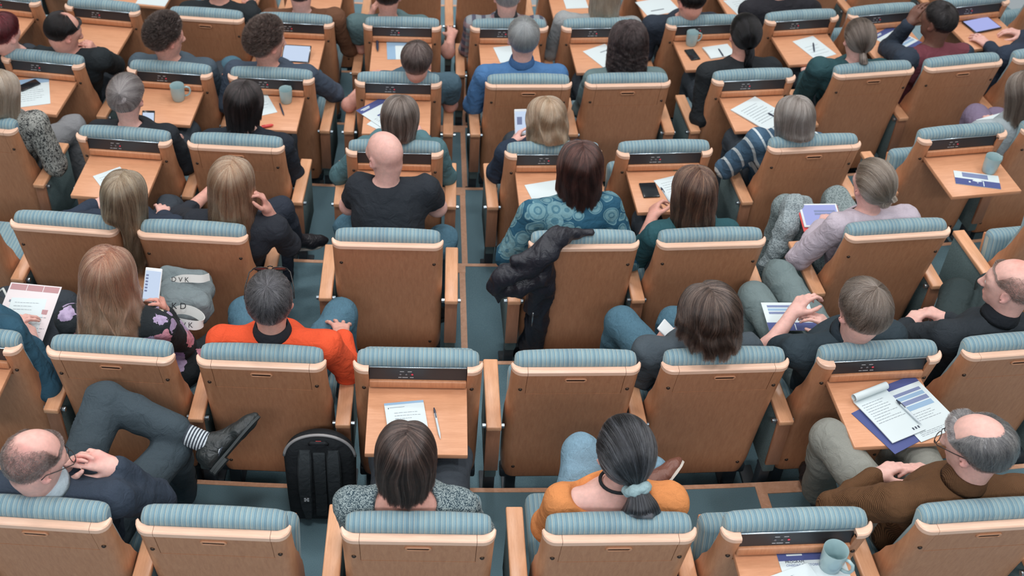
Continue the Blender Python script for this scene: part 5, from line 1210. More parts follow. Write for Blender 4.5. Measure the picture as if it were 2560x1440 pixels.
def sheet(name, label, cat, z, tl, tr, asp, bars=(), th=.0015, mat='paper', group=None, h=None, tilt=0.0, roll=0):
    """a sheet lying at height z; tl, tr: where its far left and far right corners are seen; asp: depth / width"""
    a = at(tl[0], tl[1], z); b = at(tr[0], tr[1], z); ux = (b - a); w = ux.length; ux.normalize(); uy = Vector((ux.y, -ux.x, 0)); d = w * asp
    if tilt: uy = (uy * math.cos(tilt) - Vector((0, 0, 1)) * math.sin(tilt))
    uz = ux.cross(uy) * -1
    m = Matrix((( ux.x, -uy.x, uz.x, a.x), (ux.y, -uy.y, uz.y, a.y), (ux.z, -uy.z, uz.z, a.z), (0, 0, 0, 1)))
    bm = bmesh.new(); n = 8
    def P(u, v): return Vector((u * w, -v * d, .0035 * th / .0015 * .3 * math.sin(PI * v) * math.sin(2 * u + 1)))
    loft(bm, [[P(u, k / n) + Vector((0, 0, zz)) for u, zz in ((0, 0), (.5, 0), (1, 0), (1, th), (.5, th), (0, th))] for k in range(n + 1)])
    o = put(name, mesh_from(name, bm, M[mat], False)); o.matrix_world = m; tag(o, label, cat, group)
    by = {}
    for x0, y0, x1, y1, mm in bars: by.setdefault(mm, []).append((x0, y0, x1, y1))
    for mm, L in by.items():
        bm = bmesh.new()
        for x0, y0, x1, y1 in L:
            nn = max(1, int((y1 - y0) * 8)); 
            loft(bm, [[P(x0, y0 + (y1 - y0) * k / nn) + Vector((0, 0, th + .0002)), P(x1, y0 + (y1 - y0) * k / nn) + Vector((0, 0, th + .0002)), P(x1, y0 + (y1 - y0) * k / nn) + Vector((0, 0, th + .0007)), P(x0, y0 + (y1 - y0) * k / nn) + Vector((0, 0, th + .0007))] for k in range(nn + 1)])
        put('print', mesh_from('print', bm, M[mm], False), o)
    if roll:
        bm = bmesh.new(); rings = []
        for x in (0, w):
            rings.append([Vector((x, roll * .3 + r * math.cos(t), th + roll + r * math.sin(t))) for r, t in [(roll * (1 - .25 * k / 26), -PI / 2 - 2 * PI * 1.05 * k / 26) for k in range(27)] + [(roll * (1 - .25 * k / 26) - .0015, -PI / 2 - 2 * PI * 1.05 * k / 26) for k in range(26, -1, -1)]])
        loft(bm, rings); put('rolled_pages', mesh_from('rolled_pages', bm, M[mat], True, 50), o)
    o['w'] = w; return o
def lines(y0, y1, n, x0=.12, x1=.85, mm='ink', seed=0, th=.008):
    r = random.Random(seed); out = []
    for k in range(n):
        y = y0 + (y1 - y0) * k / max(1, n - 1); x = x0 + r.random() * .03; e = x0 + (x1 - x0) * (.55 + .45 * r.random())
        while x < e:
            w = .03 + .08 * r.random(); out.append((x, y, min(x + w, e), y + th, mm)); x += w + .018
    return out
PROG = [(0, 0, 1, .17, 'navyp'), (.1, .05, .42, .075, 'paper'), (.14, .09, .38, .11, 'paper'), (.28, .40, .95, .44, 'navyp'), (.28, .46, .95, .56, 'bluep'), (.28, .58, .95, .68, 'greyblue'), (.28, .70, .95, .78, 'bluep'), (.0, .86, 1, 1, 'navyp')] + lines(.47, .76, 7, .1, .24, 'ink', 3)
TEXTS = []
def text(s, size, loc, parent, mat, rotz=0, extr=.0004, name='lettering'):
    c = bpy.data.curves.new(name, 'FONT'); c.body = s; c.size = size; c.extrude = extr; c.materials.append(mat)
    o = bpy.data.objects.new(name, c); COL.objects.link(o); TEXTS.append(o); o.parent = parent; o.matrix_local = (Matrix.Translation(loc) if not isinstance(loc, Matrix) else loc) @ Matrix.Rotation(rotz, 4, 'Z'); return o
def pen(label, z, p, q, body='penw', cap='navyink', r=.0048, cat='pen', name='pen', zq=0):
    a = at(*p, z + r); b = at(*q, z + r + zq); d = (b - a); L = d.length; d.normalize(); m = Matrix.Translation(a) @ d.to_track_quat('Z', 'X').to_matrix().to_4x4()
    bm = bmesh.new(); lathe(bm, [(r * .9, L * .18), (r, L * .2), (r, L * .82), (r * .85, L * .86), (r * .2, L)], 12); o = put(name, mesh_from(name, bm, M[body], True, 40)); o.matrix_world = m; tag(o, label, cat, 'pens')
    bm = bmesh.new(); lathe(bm, [(r * .55, 0), (r * .6, L * .05), (r * .92, L * .07), (r * .92, L * .18)], 12); rbox(bm, (r * 1.15, 0, L * .22), (.0016, .004, L * .26), .0006, 1); put('pen_clip', mesh_from('pen_clip', bm, M[cap], True, 40), o)
    return o
def mug(label, row, px, py, ang, s=1.0):
    p = at(px, py, tz(row)); bm = bmesh.new(); R, Hh = .041 * s, .096 * s
    lathe(bm, [(.001, 0), (R * .80, 0), (R * .86, .004), (R * .95, Hh * .4), (R, Hh * .97), (R * .985, Hh), (R * .95, Hh * .985), (R * .90, Hh * .4), (R * .8, .01), (.001, .008)], 40)
    o = put('mug', mesh_from('mug', bm, M['mug'], True, 50)); o.matrix_world = Matrix.Translation(p) @ Matrix.Rotation(ang, 4, 'Z'); tag(o, label, 'mug', 'grey-blue mugs')
    bm = bmesh.new(); tube(bm, [(R * .93, 0, Hh * .80), (R * 1.25, 0, Hh * .84), (R * 1.62, 0, Hh * .76), (R * 1.74, 0, Hh * .55), (R * 1.58, 0, Hh * .33), (R * 1.2, 0, Hh * .22), (R * .9, 0, Hh * .22)], .0058 * s, 10)
    put('handle', mesh_from('handle', bm, M['mug']), o); return o
def device(name, label, cat, m, w, h, th, frame, screen, bez=.06, content=(), case=None):
    """phone or tablet: m places its top left corner, x right, -y down the screen, z out of the screen"""
    bm = bmesh.new(); rbox(bm, (w / 2, -h / 2, -th / 2), (w, h, th), min(.008, th * .45), 3); o = put(name, mesh_from(name, bm, M[frame], True, 40)); o.matrix_world = m; tag(o, label, cat)
    if screen:
        b = bez * h; bw = b if name == 'tablet' else .004
        bm = bmesh.new(); rbox(bm, (w / 2, -h / 2, .0002), (w - 2 * bw, h - 2 * b, .0006), 0); so = put('screen', mesh_from('screen', bm, M[screen], False), o); so['label'] = 'lit screen'
        if content:
            bm = bmesh.new()
            for x0, y0, x1, y1 in content: rbox(bm, (w * (x0 + x1) / 2, -h * (y0 + y1) / 2, .0007), (w * (x1 - x0), h * (y1 - y0), .0004), 0)
            put('screen_content', mesh_from('screen_content', bm, M['greyblue'], False), o)
    if case:
        bm = bmesh.new(); rbox(bm, (w / 2, -h / 2 - .012, -th - .004), (w + .012, h + .02, .008), .003, 2); put('case', mesh_from('case', bm, M[case], True, 40), o)['label'] = 'red case'
    return o
def flatm(z, tl, tr, tilt=0):
    a = at(*tl, z); b = at(*tr, z); ux = (b - a); w = ux.length; ux.normalize(); uy = Vector((ux.y, -ux.x, 0)); uy = uy * math.cos(tilt) - Vector((0, 0, 1)) * math.sin(tilt); uz = (-uy).cross(ux) * -1
    return Matrix(((ux.x, -uy.x, uz.x, a.x), (ux.y, -uy.y, uz.y, a.y), (ux.z, -uy.z, uz.z, a.z), (0, 0, 0, 1))), w
# --- empty tray in row B
sheet('notepad', 'white notepad lying on the empty tray in front of the brown bob', 'notepad', tz('B'), (960, 1012), (1058, 1003), 1.42, [(.08, .12, .10, .15, 'dkink'), (.12, .12, .5, .128, 'ink'), (0, 0, 1, .055, 'bluep')] + lines(.26, .40, 3, .2, .9, 'ink', 5, .006), th=.007)
pen('white pen with dark clip lying alone beside the notepad', tz('B'), (1085, 1020), (1101, 1097))
# --- tray with the large mug, row A
pr = sheet('programme', 'printed navy and white programme under the large grey-blue mug', 'programme', tz('A'), (1936, 1371), (2098, 1363), 1.41, PROG)
text('PROGRAM', .0135, (.020, -.062, .0026), pr, M['dkink']); text('ONSDAG 9 OKTOBER', .0118, (.020, -.075, .0026), pr, M['greyblue'])
sheet('notepad', 'white notepad lying over the programme on the nearest open tray', 'notepad', tz('A') + .004, (1905, 1450), (2018, 1409), 1.4, lines(.1, .13, 2, .1, .6, 'ink', 8), th=.006)
mug('large empty grey-blue mug standing on the programme', 'A', 2074, 1416, -.75)
# --- tray in front of the corduroy man
sheet('folder', 'dark blue folder under the writing pads on the tray of the corduroy man', 'folder', tz('B'), (2128, 1034), (2212, 992), 1.3, [(.4, .3, .6, .45, 'bluep')], mat='navyp')
sheet('programme', 'white printed programme with blue rows under the curled pad', 'programme', tz('B') + .003, (2180, 976), (2282, 938), 1.42, [(0, 0, 1, .12, 'navyp'), (.25, .2, .9, .25, 'greyblue'), (.25, .27, .9, .33, 'bluep'), (.25, .35, .9, .42, 'greyblue'), (.25, .44, .9, .52, 'bluep')] + lines(.58, .7, 4, .3, .9, 'ink', 9, .005) + lines(.88, .93, 3, .1, .9, 'ink', 10, .005))
np_ = sheet('notepad', 'writing pad with curled over pages and handwriting, pen across it', 'notepad', tz('B') + .007, (2133, 1006), (2214, 974), 1.42, lines(.14, .58, 9, .08, .9, 'ink', 11, .007) + [(.72, .88, .76, .93, 'dkink'), (.80, .88, .84, .93, 'dkink'), (.88, .88, .92, .93, 'dkink')], th=.004, roll=.017)
pen('white and black pen lying across the curled writing pad', tz('B') + .014, (2241, 1000), (2304, 1061))
# --- other trays
sheet('note_sheet', 'white sheet half hidden by the long ash-blonde hair', 'paper', tz('D'), (232, 441), (300, 417), 1.2, lines(.2, .5, 4))
sheet('note_sheet', 'white sheet on the tray beside the reddish-brown bob', 'paper', tz('D'), (1311, 463), (1392, 450), 1.1)
M1, w1 = flatm(tz('D') + .009, (1597, 457), (1638, 455)); device('phone', 'black phone lying on the tray of the woman in teal', 'phone', M1, w1, w1 * 1.35, .009, 'blackgloss', None)
sheet('note_sheet', 'white note sheet beside the black phone of the woman in teal', 'paper', tz('D'), (1634, 452), (1700, 436), 1.2, lines(.2, .6, 5))
sheet('napkin', 'small green napkin at the edge of the tray of the woman in teal', 'napkin', tz('D'), (1676, 412), (1706, 409), .8, mat='greenp')
mug('grey-blue mug on the tray with the blue leaflet at the picture edge', 'D', 2471, 428, .5)
sheet('leaflet', 'folded white and blue leaflet in front of the mug at the picture edge', 'leaflet', tz('D'), (2383, 427), (2495, 441), .50, [(0, .55, 1, 1, 'navyp'), (.18, .08, .75, .42, 'greyblue'), (.3, .7, .34, .8, 'paper'), (.62, .6, .64, .95, 'paper')], th=.003)
sheet('form', 'printed white sheet under the black phone in the left corner', 'paper', tz('E'), (32, 203), (122, 192), 1.38, [(.0, 0, 1, .2, 'bluep')] + lines(.3, .8, 8))
M1, w1 = flatm(tz('E') + .011, (40, 216), (88, 196)); device('phone', 'black phone lying on the printed sheet in the left corner', 'phone', M1, w1, w1 * .5, .009, 'blackgloss', None)
mug('grey-blue mug on the tray beside the grey updo', 'E', 447, 248, .2)
mug('grey-blue mug on the tray beside the dark bob', 'E', 716, 254, 1.2, .92)
sheet('note_sheet', 'white sheet beside the dark bob, next to the mug', 'paper', tz('E'), (600, 243), (664, 229), 1.45, lines(.2, .7, 5))
pen('black pen on the tray beside the mug and the dark bob', tz('E'), (699, 258), (710, 289), body='navyink')
pen('short red highlighter on the tray edge by the dark bob', tz('E'), (652, 318), (684, 312), body='red', cap='red', r=.009, cat='highlighter', name='highlighter')
sheet('note_sheet', 'white sheet under the grey-brown bob, its corner showing', 'paper', tz('E'), (985, 262), (1050, 292), 1.3)
sheet('programme', 'navy-headed programme turned sideways beside the grey-brown bob', 'programme', tz('E') + .003, (890, 277), (957, 243), 1.42, PROG)
sheet('notepad', 'white pad with handwriting on the tray of the woman in stripes', 'notepad', tz('E'), (1826, 276), (1887, 243), 1.55, lines(.15, .6, 8), th=.006)
pen('dark pen on the pad of the woman in stripes', tz('E') + .007, (1920, 283), (1948, 297), body='navyink')
M1, w1 = flatm(tz('F') + .05, (709, 110), (779, 114), .35); device('tablet', 'black-framed tablet with white screen propped on a tray', 'tablet', M1, w1, w1 * .76, .009, 'blackgloss', 'screen')
lf = sheet('leaflet', 'light blue leaflet on the tray left of the centre aisle', 'leaflet', tz('F'), (966, 101), (1036, 100), 1.25, [(.0, 0, 1, .3, 'bluep'), (0, .3, .3, 1, 'bluep'), (.4, .4, .95, .9, 'paper')])
pen('thick dark blue pen at the left edge of the tray with the blue leaflet', tz('F'), (942, 82), (944, 128), body='navyink', r=.009)
sheet('note_sheet', 'white sheet beside the grey head of the man in blue', 'paper', tz('F'), (1233, 119), (1290, 113), 1.2)
sheet('note_sheet', 'white sheet beside the long dark curls', 'paper', tz('F'), (1457, 129), (1512, 110), 1.2, [(.5, .3, .9, .34, 'ink')])
mug('grey-blue mug above the black phone on the tray of the braided woman', 'F', 1727, 111, .3, .95)
M1, w1 = flatm(tz('F') + .009, (1710, 124), (1733, 121)); device('phone', 'black phone under the mug on the tray of the braided woman', 'phone', M1, w1, w1 * 1.9, .009, 'blackgloss', None)
sheet('notepad', 'small white notepad beside the black braid', 'notepad', tz('F'), (1755, 121), (1818, 112), .75, th=.008)
pen('dark pen on the small notepad beside the black braid', tz('F') + .009, (1796, 122), (1809, 141), body='navyink')
sheet('note_sheet', 'single white sheet with a pen on an otherwise bare tray', 'paper', tz('F'), (1981, 104), (2032, 90), 1.45, lines(.4, .8, 4))
pen('pen on the single white sheet of the bare tray', tz('F') + .002, (2033, 107), (2036, 130), body='navyink')
sheet('programme', 'blue and white programme on the tray between the grey ponytail and the maroon shirt', 'programme', tz('F'), (2176, 92), (2226, 66), 1.2, PROG)
mug('pale cup behind the arm of the man in maroon', 'F', 2256, 52, .3, .8)
M1, w1 = flatm(tz('F') + .014, (2404, 53), (2469, 40)); device('tablet', 'large tablet with a bright lavender screen in the upper right corner', 'tablet', M1, w1, w1 * .72, .009, 'blackgloss', 'screenb', .05)
sheet('note_sheet', 'white papers on the frontmost tray above the balding man', 'paper', tz('G'), (352, -12), (425, -5), .55)
sheet('note_sheet', 'white sheet on the frontmost tray beside the light blonde hair', 'paper', tz('G'), (1407, -4), (1462, -6), .9)
sheet('note_sheet', 'loose white sheets on the frontmost tray before the navy top', 'paper', tz('G'), (1588, 6), (1668, -8), .8, [(.2, .7, .6, .74, 'dkink')])
sheet('form', 'wide printed sheet on the frontmost tray with rows of text', 'paper', tz('G'), (1808, 2), (1905, -16), .7, lines(.2, .8, 6))
# --- held and on laps
sheet('programme', 'pale pink programme in the hands of the person in dark blue', 'programme', FZ['B'] + .735, (28, 706), (155, 718), 1.32, [(0.03, .02, .34, .12, 'pinkp'), (.355, .02, .66, .12, 'pinkp'), (.675, .02, .97, .12, 'pinkp'), (.1, .3, .3, .34, 'ink'), (.2, .42, .9, .5, 'pinkp')] + lines(.55, .8, 5, .6, .95), mat='palepink', tilt=.2)
sheet('note_sheet', 'smaller white form lying over the pink programme', 'paper', FZ['B'] + .722, (30, 744), (118, 748), 1.3, lines(.12, .3, 3, .1, .9), tilt=.2)
sheet('note_sheet', 'white folded paper on the lap of the man in orange', 'paper', FZ['B'] + .66, (752, 818), (832, 838), .55, [(.06, .2, .5, .26, 'ink')])
sheet('programme', 'blue and white programme on the lap of the grey-blond man', 'programme', FZ['B'] + .665, (1902, 757), (2022, 757), .82, [(.1, .1, .9, .18, 'greyblue'), (.1, .22, .9, .3, 'bluep'), (.1, .34, .9, .42, 'greyblue'), (0, .72, 1, 1, 'navyp'), (.55, .76, .57, .98, 'paper')])
def facing(c, right, upv, w, h):
    """placement of a flat thing with its middle at c"""
    r = Vector(right).normalized(); u = Vector(upv); u = (u - r * u.dot(r)).normalized(); n = r.cross(u)
    o = Vector(c) - r * w / 2 + u * h / 2
    return Matrix(((r.x, u.x, n.x, o.x), (r.y, u.y, n.y, o.y), (r.z, u.z, n.z, o.z), (0, 0, 0, 1)))
def phone(label, c, right, upv, frame='whitegloss', scr='screen', w=.070, h=.142, content=()):
    return device('phone', label, 'phone', facing(c, right, upv, w, h), w, h, .009, frame, scr, .09, content)
phone('white phone with a message list held up by the strawberry-blonde woman', at(380, 713, FZ['B'] + .97), (1, -.05, -.06), (.1, .72, .7), content=[(.1, .2 + .09 * k, .25, .25 + .09 * k) for k in range(6)])
phone('small white phone held by the person with shaggy hair', at(1682, 838, FZ['B'] + .75), (.5, .8, 0), (-.6, .5, .5), scr=None)
phone('lit phone in the hand of the woman with the grey updo', at(370, 308, FZ['D'] + .76), (1, 0, 0), (-.1, .7, .7), 'blackgloss')
phone('white phone held by the woman with light blonde hair', at(1302, 305, FZ['D'] + .78), (1, .1, 0), (0, .6, .8), content=[(.2, .3, .6, .6)])
M1, w1 = flatm(FZ['C'] + .70, (1996, 509), (2091, 508), .18); device('tablet', 'white tablet in a red case on the lap of the woman in lilac', 'tablet', M1, w1, w1 * .78, .009, 'whitegloss', 'screenb', .07, [(.35, .3, .9, .38), (.35, .42, .9, .5)], 'red')
pen('pen held by the writing woman in teal', FZ['D'] + .74 + .18, (1652, 468), (1676, 508), body='penw', zq=-.05)
sheet('note_sheet', 'pale folder on the lilac lap at the picture edge', 'paper', FZ['D'] + .70, (2440, 300), (2500, 283), .5)
# --- cloth things
def cloth_solid(name, label, cat, pts, mat, row=None, wr=.008, f=26, h=.008, seed=3, extra=None, sq=(1, 1, 1)):
    S = Solid(h)
    for a, b, ra, rb in pts: S.cap(a, b, ra, rb, .03)
    if extra: extra(S)
    v, q = S.mesh(); n = vnormals(v, q); v = v + n * (((1 - np.abs(vnoise(v * V(*sq), f, seed))) ** 2 - .35) * wr + ((1 - np.abs(vnoise(v * V(*sq), f * 2.1, seed + 1))) ** 2 - .35) * wr * .3)[:, None]
    o = put(name, quads_mesh(name, v, q, mat)); tag(o, label, cat); return o
def onback(row, i, px, py, off=.0):
    """where a line of sight meets the rear face of a seat back, lifted off it by off"""
    inv = CH[row, i].matrix_world.inverted(); p0 = inv @ CAM; p1 = inv @ at(px, py, 0); d = p1 - p0
    nrm = Vector((0, -math.cos(REC), -math.sin(REC))); o = Vector((0, sy(0) - .004, .955)) + nrm * off
    t = (o - p0).dot(nrm) / d.dot(nrm); return V(*(CH[row, i].matrix_world @ (p0 + d * t)))
B = lambda x, y, o=.03: onback('C', 3, x, y, o)
jk = cloth_solid('jacket', 'black jacket hung over the left corner of a plain seat back', 'jacket',
  [(B(1478, 580, -.06), B(1440, 582, -.06), .010, .020), (B(1440, 581, -.05), B(1402, 588, -.03), .020, .034), (B(1402, 590, -.02), B(1372, 630, .015), .036, .042), (B(1385, 596, -.02), B(1338, 640, .03), .040, .046),
   (B(1368, 625, .01), B(1366, 720, .015), .034, .036), (B(1366, 720, .015), B(1352, 800, .012), .036, .036), (B(1352, 800, .012), B(1332, 880, .010), .036, .036), (B(1345, 760, .015), B(1306, 885, .012), .036, .034), (B(1332, 880, .01), B(1330, 930, .01), .036, .034), (B(1306, 885, .01), B(1308, 930, .01), .034, .034),
   (B(1372, 630, .02), B(1318, 668, .045), .042, .050), (B(1350, 690, .03), B(1300, 715, .05), .046, .046), (B(1318, 668, .045), B(1258, 690, .065), .048, .042), (B(1258, 690, .065), B(1240, 712, .07), .042, .034), (B(1240, 712, .07), B(1246, 752, .075), .030, .014), (B(1300, 715, .05), B(1262, 728, .065), .042, .034), (B(1340, 640, .03), B(1290, 650, .05), .036, .030), (B(1345, 720, .03), B(1330, 770, .03), .046, .042)], cloth('satin', (32, 34, 44)), wr=.013, f=34, h=.007, seed=12, sq=(1, 1, .3))
bm = bmesh.new(); tube(bm, [B(1333, 782, .075), B(1331, 800, .078), B(1329, 815, .078)], [.004, .0035, .003], 8); put('zip_pull', mesh_from('zip_pull', bm, M['chrome']), jk)
ks = cloth_solid('knitted_scarf', 'chunky grey knitted scarf spilling off the lap of the woman in lilac', 'scarf',
  [(V(*at(2010, 515, FZ['C'] + .62)), V(*at(1985, 520, FZ['C'] + .66)), .05, .055), (V(*at(1985, 515, FZ['C'] + .65)), V(*at(1965, 570, FZ['C'] + .62)), .055, .055), (V(*at(1965, 570, FZ['C'] + .60)), V(*at(1945, 620, FZ['C'] + .52)), .055, .05), (V(*at(1945, 620, FZ['C'] + .52)), V(*at(1912, 668, FZ['C'] + .42)), .05, .035)], cloth('knit', (92, 106, 112), (150, 162, 166)), wr=.012, f=40, seed=15)
# grey shoulder bag with lettered straps on the floral lap
L = lambda x, y, z: V(*at(x, y, FZ['B'] + z))
bag = cloth_solid('shoulder_bag', 'soft grey bag with lettered white straps on the floral lap', 'bag',
  [(L(420, 690, .68), L(500, 700, .66), .045, .045), (L(430, 730, .68), L(505, 725, .66), .06, .06), (L(440, 765, .66), L(500, 760, .66), .065, .06), (L(450, 795, .64), L(485, 790, .64), .05, .05)], cloth('plain', (112, 124, 128)), wr=.016, f=22, seed=21)
def band(name, pts, wv, parent, m, th=.003):
    P_ = np.array([list(p) for p in pts]); W_ = wv
    for _ in range(2):
        P2 = [P_[0]]
        for a, b in zip(P_, P_[1:]): P2 += [a * .75 + b * .25, a * .25 + b * .75]
        P_ = np.array(P2 + [P_[-1]])
    pts = [Vector(p) for p in P_]
    bm = bmesh.new(); rings = []
    for i, p in enumerate(pts):
        p = Vector(p); d = (Vector(pts[min(i + 1, len(pts) - 1)]) - Vector(pts[max(i - 1, 0)])).normalized(); s = Vector(wv[i] if isinstance(wv, list) else wv); s = s - d * s.dot(d); n = d.cross(s).normalized() * th
        rings.append([p - s, p + s, p + s + n, p - s + n])
    loft(bm, rings); return put(name, mesh_from(name, bm, m, True, 40), parent)
M['strapw'] = plain('white_webbing', srgb(206, 210, 208), .8, .2); M['letter'] = plain('black_print', srgb(40, 42, 46), .7, .2)
st1 = band('strap', [L(425, 784, .73), L(450, 772, .745), L(478, 776, .745), L(503, 790, .74), L(512, 806, .735), L(495, 815, .735), L(470, 812, .735), L(440, 806, .73)], (.004, .012, .016), bag, M['strapw'])
st2 = band('strap', [L(430, 704, .745), L(450, 696, .755), L(480, 696, .752), L(505, 698, .748), L(523, 692, .74)], (.002, .010, .014), bag, M['strapw'])
def letters(s, p, right, upv, size, parent):
    m = facing(p, right, upv, 0, 0); o = text(s, size, Matrix.Identity(4), None, M['letter']); o.parent = parent; o.matrix_local = m; return o
CU = Vector((0, .66, .75))
letters('K D', L(428, 772, .768), (1, .0, 0), CU, .038, bag); letters('D V K', L(428, 704, .768), (1, .0, 0), CU, .03, bag); letters('O V K', L(432, 818, .75), (1, 0, 0), CU, .032, bag)
# backpack on the floor
top = at(800, 1092, .50); base = Vector((top.x - .005, top.y - .06, 0)); ang = .0
bp = bpy.data.objects.new('backpack', None); COL.objects.link(bp); bp.matrix_world = Matrix.Translation(base) @ Matrix.Rotation(.02, 4, 'Z') @ Matrix.Rotation(-.10, 4, 'X'); tag(bp, 'black backpack with grey piping standing on the floor by the empty seat', 'backpack')
def arch(w, h, n=26):
    pts = []
    for k in range(n + 1):
        t = PI * k / n; x = -w * math.cos(t); z = h - w * .95 + w * .95 * max(0, math.sin(t)) ** .85
        pts.append((x, z))
    return [(-w * .92, .02), (-w * .97, h * .3)] + pts + [(w * .97, h * .3), (w * .92, .02)]
M['packcloth'] = cloth('plain', (36, 40, 44)); M['packmesh'] = cloth('plain', (50, 56, 60))
bm = bmesh.new(); rings = []
for y, s in ((0, .86), (.012, .96), (.03, 1), (.06, .95), (.10, .82), (.125, .62)):
    rings.append([Vector((x * s, y, .25 + (z - .25) * s)) for x, z in arch(.145, .51)])
loft(bm, rings); put('pack_body', mesh_from('pack_body', bm, M['packcloth'], True, 60), bp)
bm = bmesh.new(); tube(bm, [Vector((x * .985, .016, .25 + (z - .25) * .985)) for x, z in arch(.145, .51)[3:-3]], .0065, 8); put('piping', mesh_from('piping', bm, plain('reflective_grey_piping', srgb(150, 150, 152), .4, .5)), bp)['label'] = 'pale grey piping'
for sx in (-1, 1):
    bm = bmesh.new(); rings = []
    for z, y, w in ((.44, -.004, .022), (.41, -.022, .027), (.34, -.034, .029), (.24, -.034, .028), (.14, -.026, .024), (.06, -.012, .014)):
        x = sx * (.052 + .008 * math.sin(z * 6)); rings.append([Vector((x - w, y + .004, z)), Vector((x - w * .8, y - .008, z)), Vector((x + w * .8, y - .008, z)), Vector((x + w, y + .004, z)), Vector((x + w * .8, y + .010, z)), Vector((x - w * .8, y + .010, z))])
    loft(bm, rings); s_ = put('shoulder_strap', mesh_from('shoulder_strap', bm, M['packmesh'], True, 50), bp)
    if sx < 0:
        bm = bmesh.new()
        for dx, dz in ((-.006, .006), (.006, .006), (-.006, -.006), (.006, -.006)): rbox(bm, (-.056 + dx, -.0425, .20 + dz), (.008, .001, .008), .0, 1)
        rbox(bm, (-.056, -.0425, .20), (.008, .001, .005), 0)
        put('logo', mesh_from('logo', bm, M['mark'], False), s_)
bm = bmesh.new(); rbox(bm, (0, -.006, .25), (.05, .014, .36), .006); put('back_padding', mesh_from('back_padding', bm, M['packmesh'], True, 40), bp)
bm = bmesh.new(); tube(bm, [(-.035, -.002, .475), (-.025, -.018, .495), (.025, -.018, .495), (.035, -.002, .475)], .007, 8); put('grab_handle', mesh_from('grab_handle', bm, M['packcloth']), bp)
bm = bmesh.new(); rbox(bm, (0, -.006, .492), (.022, .004, .004), .001); put('tab', mesh_from('tab', bm, M['red']), bp)
# sunglasses on the head of the man in orange, scrunchie and clip
p = PEOPLE['B', 2]; H = p['H']; Cm = p['C']
sg = bpy.data.objects.new('sunglasses', None); COL.objects.link(sg); sg.matrix_world = Cm; tag(sg, 'dark sunglasses resting on the hair of the man in orange', 'sunglasses')
for sx in (-1, 1):
    ctr = (sx * .034, .092, .078); ring = [H(ctr[0] + .026 * math.cos(a), ctr[1] - .010 * math.sin(a), ctr[2] + .016 * math.sin(a)) for a in [2 * PI * k / 16 for k in range(17)]]
    bm = bmesh.new(); tube(bm, ring, .0024, 8); fr = put('rim', mesh_from('rim', bm, GLASSF), sg)
    bm = bmesh.new(); vs = [bm.verts.new(q) for q in ring[:-1]]; f = bm.faces.new(vs); ex = bmesh.ops.extrude_face_region(bm, geom=[f])['geom']
    for q in ex:
        if isinstance(q, bmesh.types.BMVert): q.co += Vector(p['R'] @ V(0, -.001, .002))
    put('lens', mesh_from('lens', bm, M['blackgloss'], False), fr)
    bm = bmesh.new(); tube(bm, [H(sx * .060, .090, .082), H(sx * .076, .072, .078), H(sx * .0895, .02, .052), H(sx * .0915, -.015, .022)], .0026, 8); put('temple', mesh_from('temple', bm, GLASSF), sg)
bm = bmesh.new(); tube(bm, [H(-.010, .094, .086), H(0, .092, .092), H(.010, .094, .086)], .0024, 8); put('bridge', mesh_from('bridge', bm, GLASSF), sg)
p = PEOPLE['A', 3]; H = p['H']
S = Solid(.004); cc = V(*H(.005, -.118, -.056)); ax = unit(p['R'] @ V(.05, -.7, -.7)); e1 = unit(np.cross(ax, V(0, 0, 1))); e2 = np.cross(ax, e1)
for k in range(16):
    a0, a1 = 2 * PI * k / 16, 2 * PI * (k + 1) / 16; r = .030 + .004 * math.sin(k * 2.4)
    S.cap(cc + (e1 * math.cos(a0) + e2 * math.sin(a0)) * r, cc + (e1 * math.cos(a1) + e2 * math.sin(a1)) * r, .0155 + .003 * math.sin(k * 1.9), .0155 + .003 * math.sin((k + 1) * 1.9), .006)
v, q = S.mesh(); v = v + vnormals(v, q) * (((1 - np.abs(vnoise(v, 160, 4))) ** 2 - .3) * .004)[:, None]
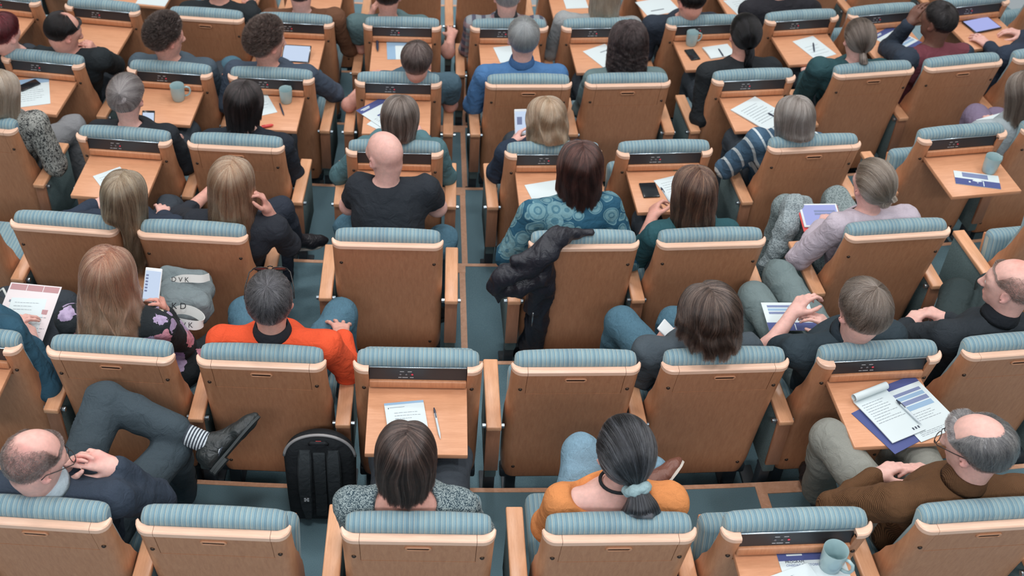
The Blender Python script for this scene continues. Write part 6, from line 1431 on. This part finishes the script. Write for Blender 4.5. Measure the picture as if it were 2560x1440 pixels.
put('scrunchie', quads_mesh('scrunchie', v, q, cloth('plain', (150, 176, 182))), p['o'])['label'] = 'pale blue scrunchie'
bm = bmesh.new(); NB = p['NB']; tube(bm, [NB + V(.064 * math.cos(a), .01 + .062 * math.sin(a), .024 - .012 * math.sin(a)) for a in [2 * PI * k / 24 for k in range(25)]], .006, 8); put('neck_band', mesh_from('neck_band', bm, M['packcloth']), p['o'])
p = PEOPLE['D', 1]; H = p['H']; bm = bmesh.new(); rbox(bm, H(.0, -.085, .085), (.04, .02, .016), .005, 2); put('hair_clip', mesh_from('hair_clip', bm, M['chrome'], True, 40), p['o'])
p = PEOPLE['C', 5]; bm = bmesh.new(); NB = p['NB']; tube(bm, [NB + V(.068 * math.cos(a), .008 + .066 * math.sin(a), .006 - .02 * math.sin(a)) for a in [2 * PI * k / 24 for k in range(25)]], .006, 8); put('neck_cord', mesh_from('neck_cord', bm, M['packcloth']), p['o'])
# pink cloth on the floor, white bag handle at the edge
cloth_solid('pink_cloth', 'pink cloth lying on the floor beside the nearest aisle armrest', 'cloth', [(V(*at(838, 1432, .03)), V(*at(850, 1460, .03)), .03, .03), (V(*at(850, 1425, .02)), V(*at(856, 1450, .02)), .02, .025)], cloth('plain', (226, 138, 140)), wr=.008, seed=31)
hb = cloth_solid('handbag', 'dark bag with a pale loop handle at the picture edge beside the pink programme', 'bag', [(L(-30, 770, .60), L(-5, 780, .60), .07, .06), (L(-30, 800, .58), L(-8, 805, .58), .06, .06)], cloth('plain', (70, 76, 80)), seed=33)
bm = bmesh.new(); tube(bm, [L(-8, 735, .68), L(8, 722, .70), L(20, 745, .70), L(16, 775, .68), L(2, 800, .65)], .006, 8); put('bag_handle', mesh_from('bag_handle', bm, M['strapw']), hb)

# lettering becomes plain mesh
dg = bpy.context.evaluated_depsgraph_get()
for o in TEXTS:
    me = bpy.data.meshes.new_from_object(o.evaluated_get(dg)); me.name = 'lettering'
    n = put('lettering', me, o.parent, o.matrix_local.copy())
for o in TEXTS: bpy.data.objects.remove(o)
